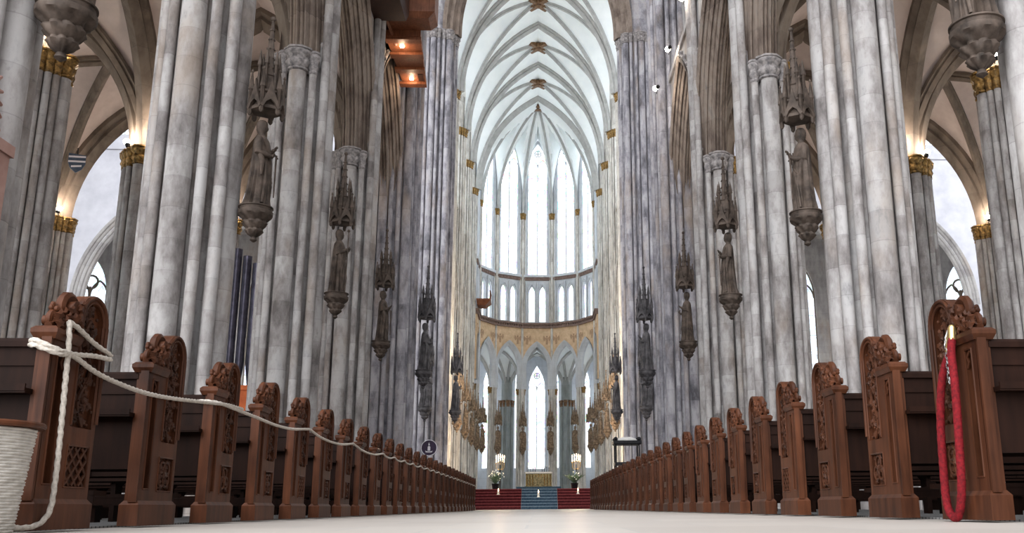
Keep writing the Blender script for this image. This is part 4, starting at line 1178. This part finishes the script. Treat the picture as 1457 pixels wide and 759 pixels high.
g.prism_y([(-.14,2.64),(.14,2.64),(.17,2.72),(.1,2.69),(-.1,2.69),(-.17,2.72)], y0, y0+.02); g.build('candle_symbol', M['signwhite'], t)
# heraldic shield
t = thing('shield', 'small blue and white striped shield in the left outer aisle vault', 'shield', (-20.3, 39.0, 15.1), .5)
g = G(); sh = [(-.34,.42),(.34,.42),(.34,0),(.22,-.26),(0,-.44),(-.22,-.26),(-.34,0)]; g.prism_y(sh, 0, .08); g.build('field', M['shieldblue'], t, False)
g = G()
for i in range(3):
    z = .26-.22*i; w = .33 if z > 0 else .2; g.prism_y([(-w,z-.05),(w,z+.04),(w,z+.12),(-w,z+.03)], -.02, .01)
g.build('stripes', M['signwhite'], t, False)
g = G(); g.tube([(0,.05,.42),(0,.3,.7),(0,.6,.9)], .03, 6); g.build('bracket', M['black'], t)
# pink stone monument on the nearest left pier
t = thing('wall_monument', 'pink stone slab with carved wing on the nearest left pier', 'monument', (-5.93, 9.75, 0))
g = G(); g.box(-.12,.1,-.75,.12,0,4.05); g.box(-.14,.13,-.78,.15,3.95,4.08); g.build('slab', M['pink'], t, False)
g = G()
for i in range(9):
    a = -1.2+i*.28; L = .55+.05*math.sin(i)
    g.tube([(0,-.55,4.15),(.05,-.55+.5*L*math.cos(a),4.35+.5*L*math.sin(a)+.1),(.03,-.55+L*math.cos(a),4.35+L*math.sin(a)+.05)], [.05,.06,.02], 7)
g.build('carved_wing', M['pink'], t)

# ================================================================== LIGHT, SKY, CAMERA
w = bpy.data.worlds.new('daylight'); sc.world = w; w.use_nodes = True
nt = w.node_tree; bg = nt.nodes['Background']
tc = nt.nodes.new('ShaderNodeTexCoord'); sp_ = nt.nodes.new('ShaderNodeSeparateXYZ'); nt.links.new(tc.outputs['Generated'], sp_.inputs[0])
rp = nt.nodes.new('ShaderNodeValToRGB'); nt.links.new(sp_.outputs[2], rp.inputs[0])
rp.color_ramp.elements[0].position = 0.0; rp.color_ramp.elements[0].color = (.17,.15,.14,1)
rp.color_ramp.elements[1].position = .85; rp.color_ramp.elements[1].color = (.52,.54,.58,1)
dp = nt.nodes.new('ShaderNodeVectorMath'); dp.operation = 'DOT_PRODUCT'; nt.links.new(tc.outputs['Generated'], dp.inputs[0]); dp.inputs[1].default_value = (-.42,-.75,.51)
mr = nt.nodes.new('ShaderNodeMapRange'); mr.interpolation_type = 'SMOOTHSTEP'; nt.links.new(dp.outputs['Value'], mr.inputs[0])
mr.inputs[1].default_value = .55; mr.inputs[2].default_value = 1.0; mr.inputs[4].default_value = 2.6
cm_ = nt.nodes.new('ShaderNodeMix'); cm_.data_type = 'RGBA'; cm_.blend_type = 'ADD'; cm_.inputs[0].default_value = 1
sc_ = nt.nodes.new('ShaderNodeVectorMath'); sc_.operation = 'SCALE'; sc_.inputs[0].default_value = (.95,.97,1.0); nt.links.new(mr.outputs[0], sc_.inputs['Scale'])
nt.links.new(rp.outputs[0], cm_.inputs[6]); nt.links.new(sc_.outputs[0], cm_.inputs[7])
nt.links.new(cm_.outputs[2], bg.inputs[0]); bg.inputs[1].default_value = 2.4
def plight(name, loc, e, col, r):
    l = bpy.data.lights.new(name, 'POINT'); l.energy = e; l.color = col; l.shadow_soft_size = r
    o = bpy.data.objects.new(name, l); COL.objects.link(o); o.location = loc; return o
for x in (-2.5, 2.78): plight('candle_light', (x, 64.2, FH+2.6), 520, (1,.72,.45), .35)
for s in (-1, 1): spot_fixture('added unseen spotlight behind the far %s crossing pier aimed into the choir' % side_word[s], (s*6.1, CE+2.05, 10.5), (-s*.75,.65,-.1), 1900, .3, (1,.82,.6), .2)  # added hidden fixtures, placed to throw warm light on the choir statues

f_, pi_, ya, ro, px, py, cx, hc = 1295.32, 13.4715, 3.3493, -.5466, 838.8, 412.11, .0508, .0958
pi_, ya, ro = (math.radians(q) for q in (pi_, ya, ro))
fw = Vector((math.sin(ya)*math.cos(pi_), math.cos(ya)*math.cos(pi_), math.sin(pi_)))
rt = Vector((math.cos(ya), -math.sin(ya), 0)); upv = rt.cross(fw)
r2 = rt*math.cos(ro)+upv*math.sin(ro); u2 = upv*math.cos(ro)-rt*math.sin(ro)
cam = bpy.data.cameras.new('camera'); co = bpy.data.objects.new('camera', cam); COL.objects.link(co)
Mm = Matrix((( r2.x,u2.x,-fw.x,cx),(r2.y,u2.y,-fw.y,0),(r2.z,u2.z,-fw.z,hc),(0,0,0,1)))
co.matrix_world = Mm
cam.sensor_fit = 'HORIZONTAL'; cam.sensor_width = 36; cam.lens = f_/1457*36
cam.shift_x = (728.5-px)/1457; cam.shift_y = (py-379.5)/1457
cam.clip_start = .05; cam.clip_end = 400
sc.camera = co
vs_ = sc.view_settings
vs_.view_transform = 'Standard'; vs_.look = 'None'; vs_.exposure = 0.0; vs_.gamma = 1; vs_.use_curve_mapping = False
sc.cycles.max_bounces = 8; sc.cycles.diffuse_bounces = 4; sc.cycles.use_denoising = True
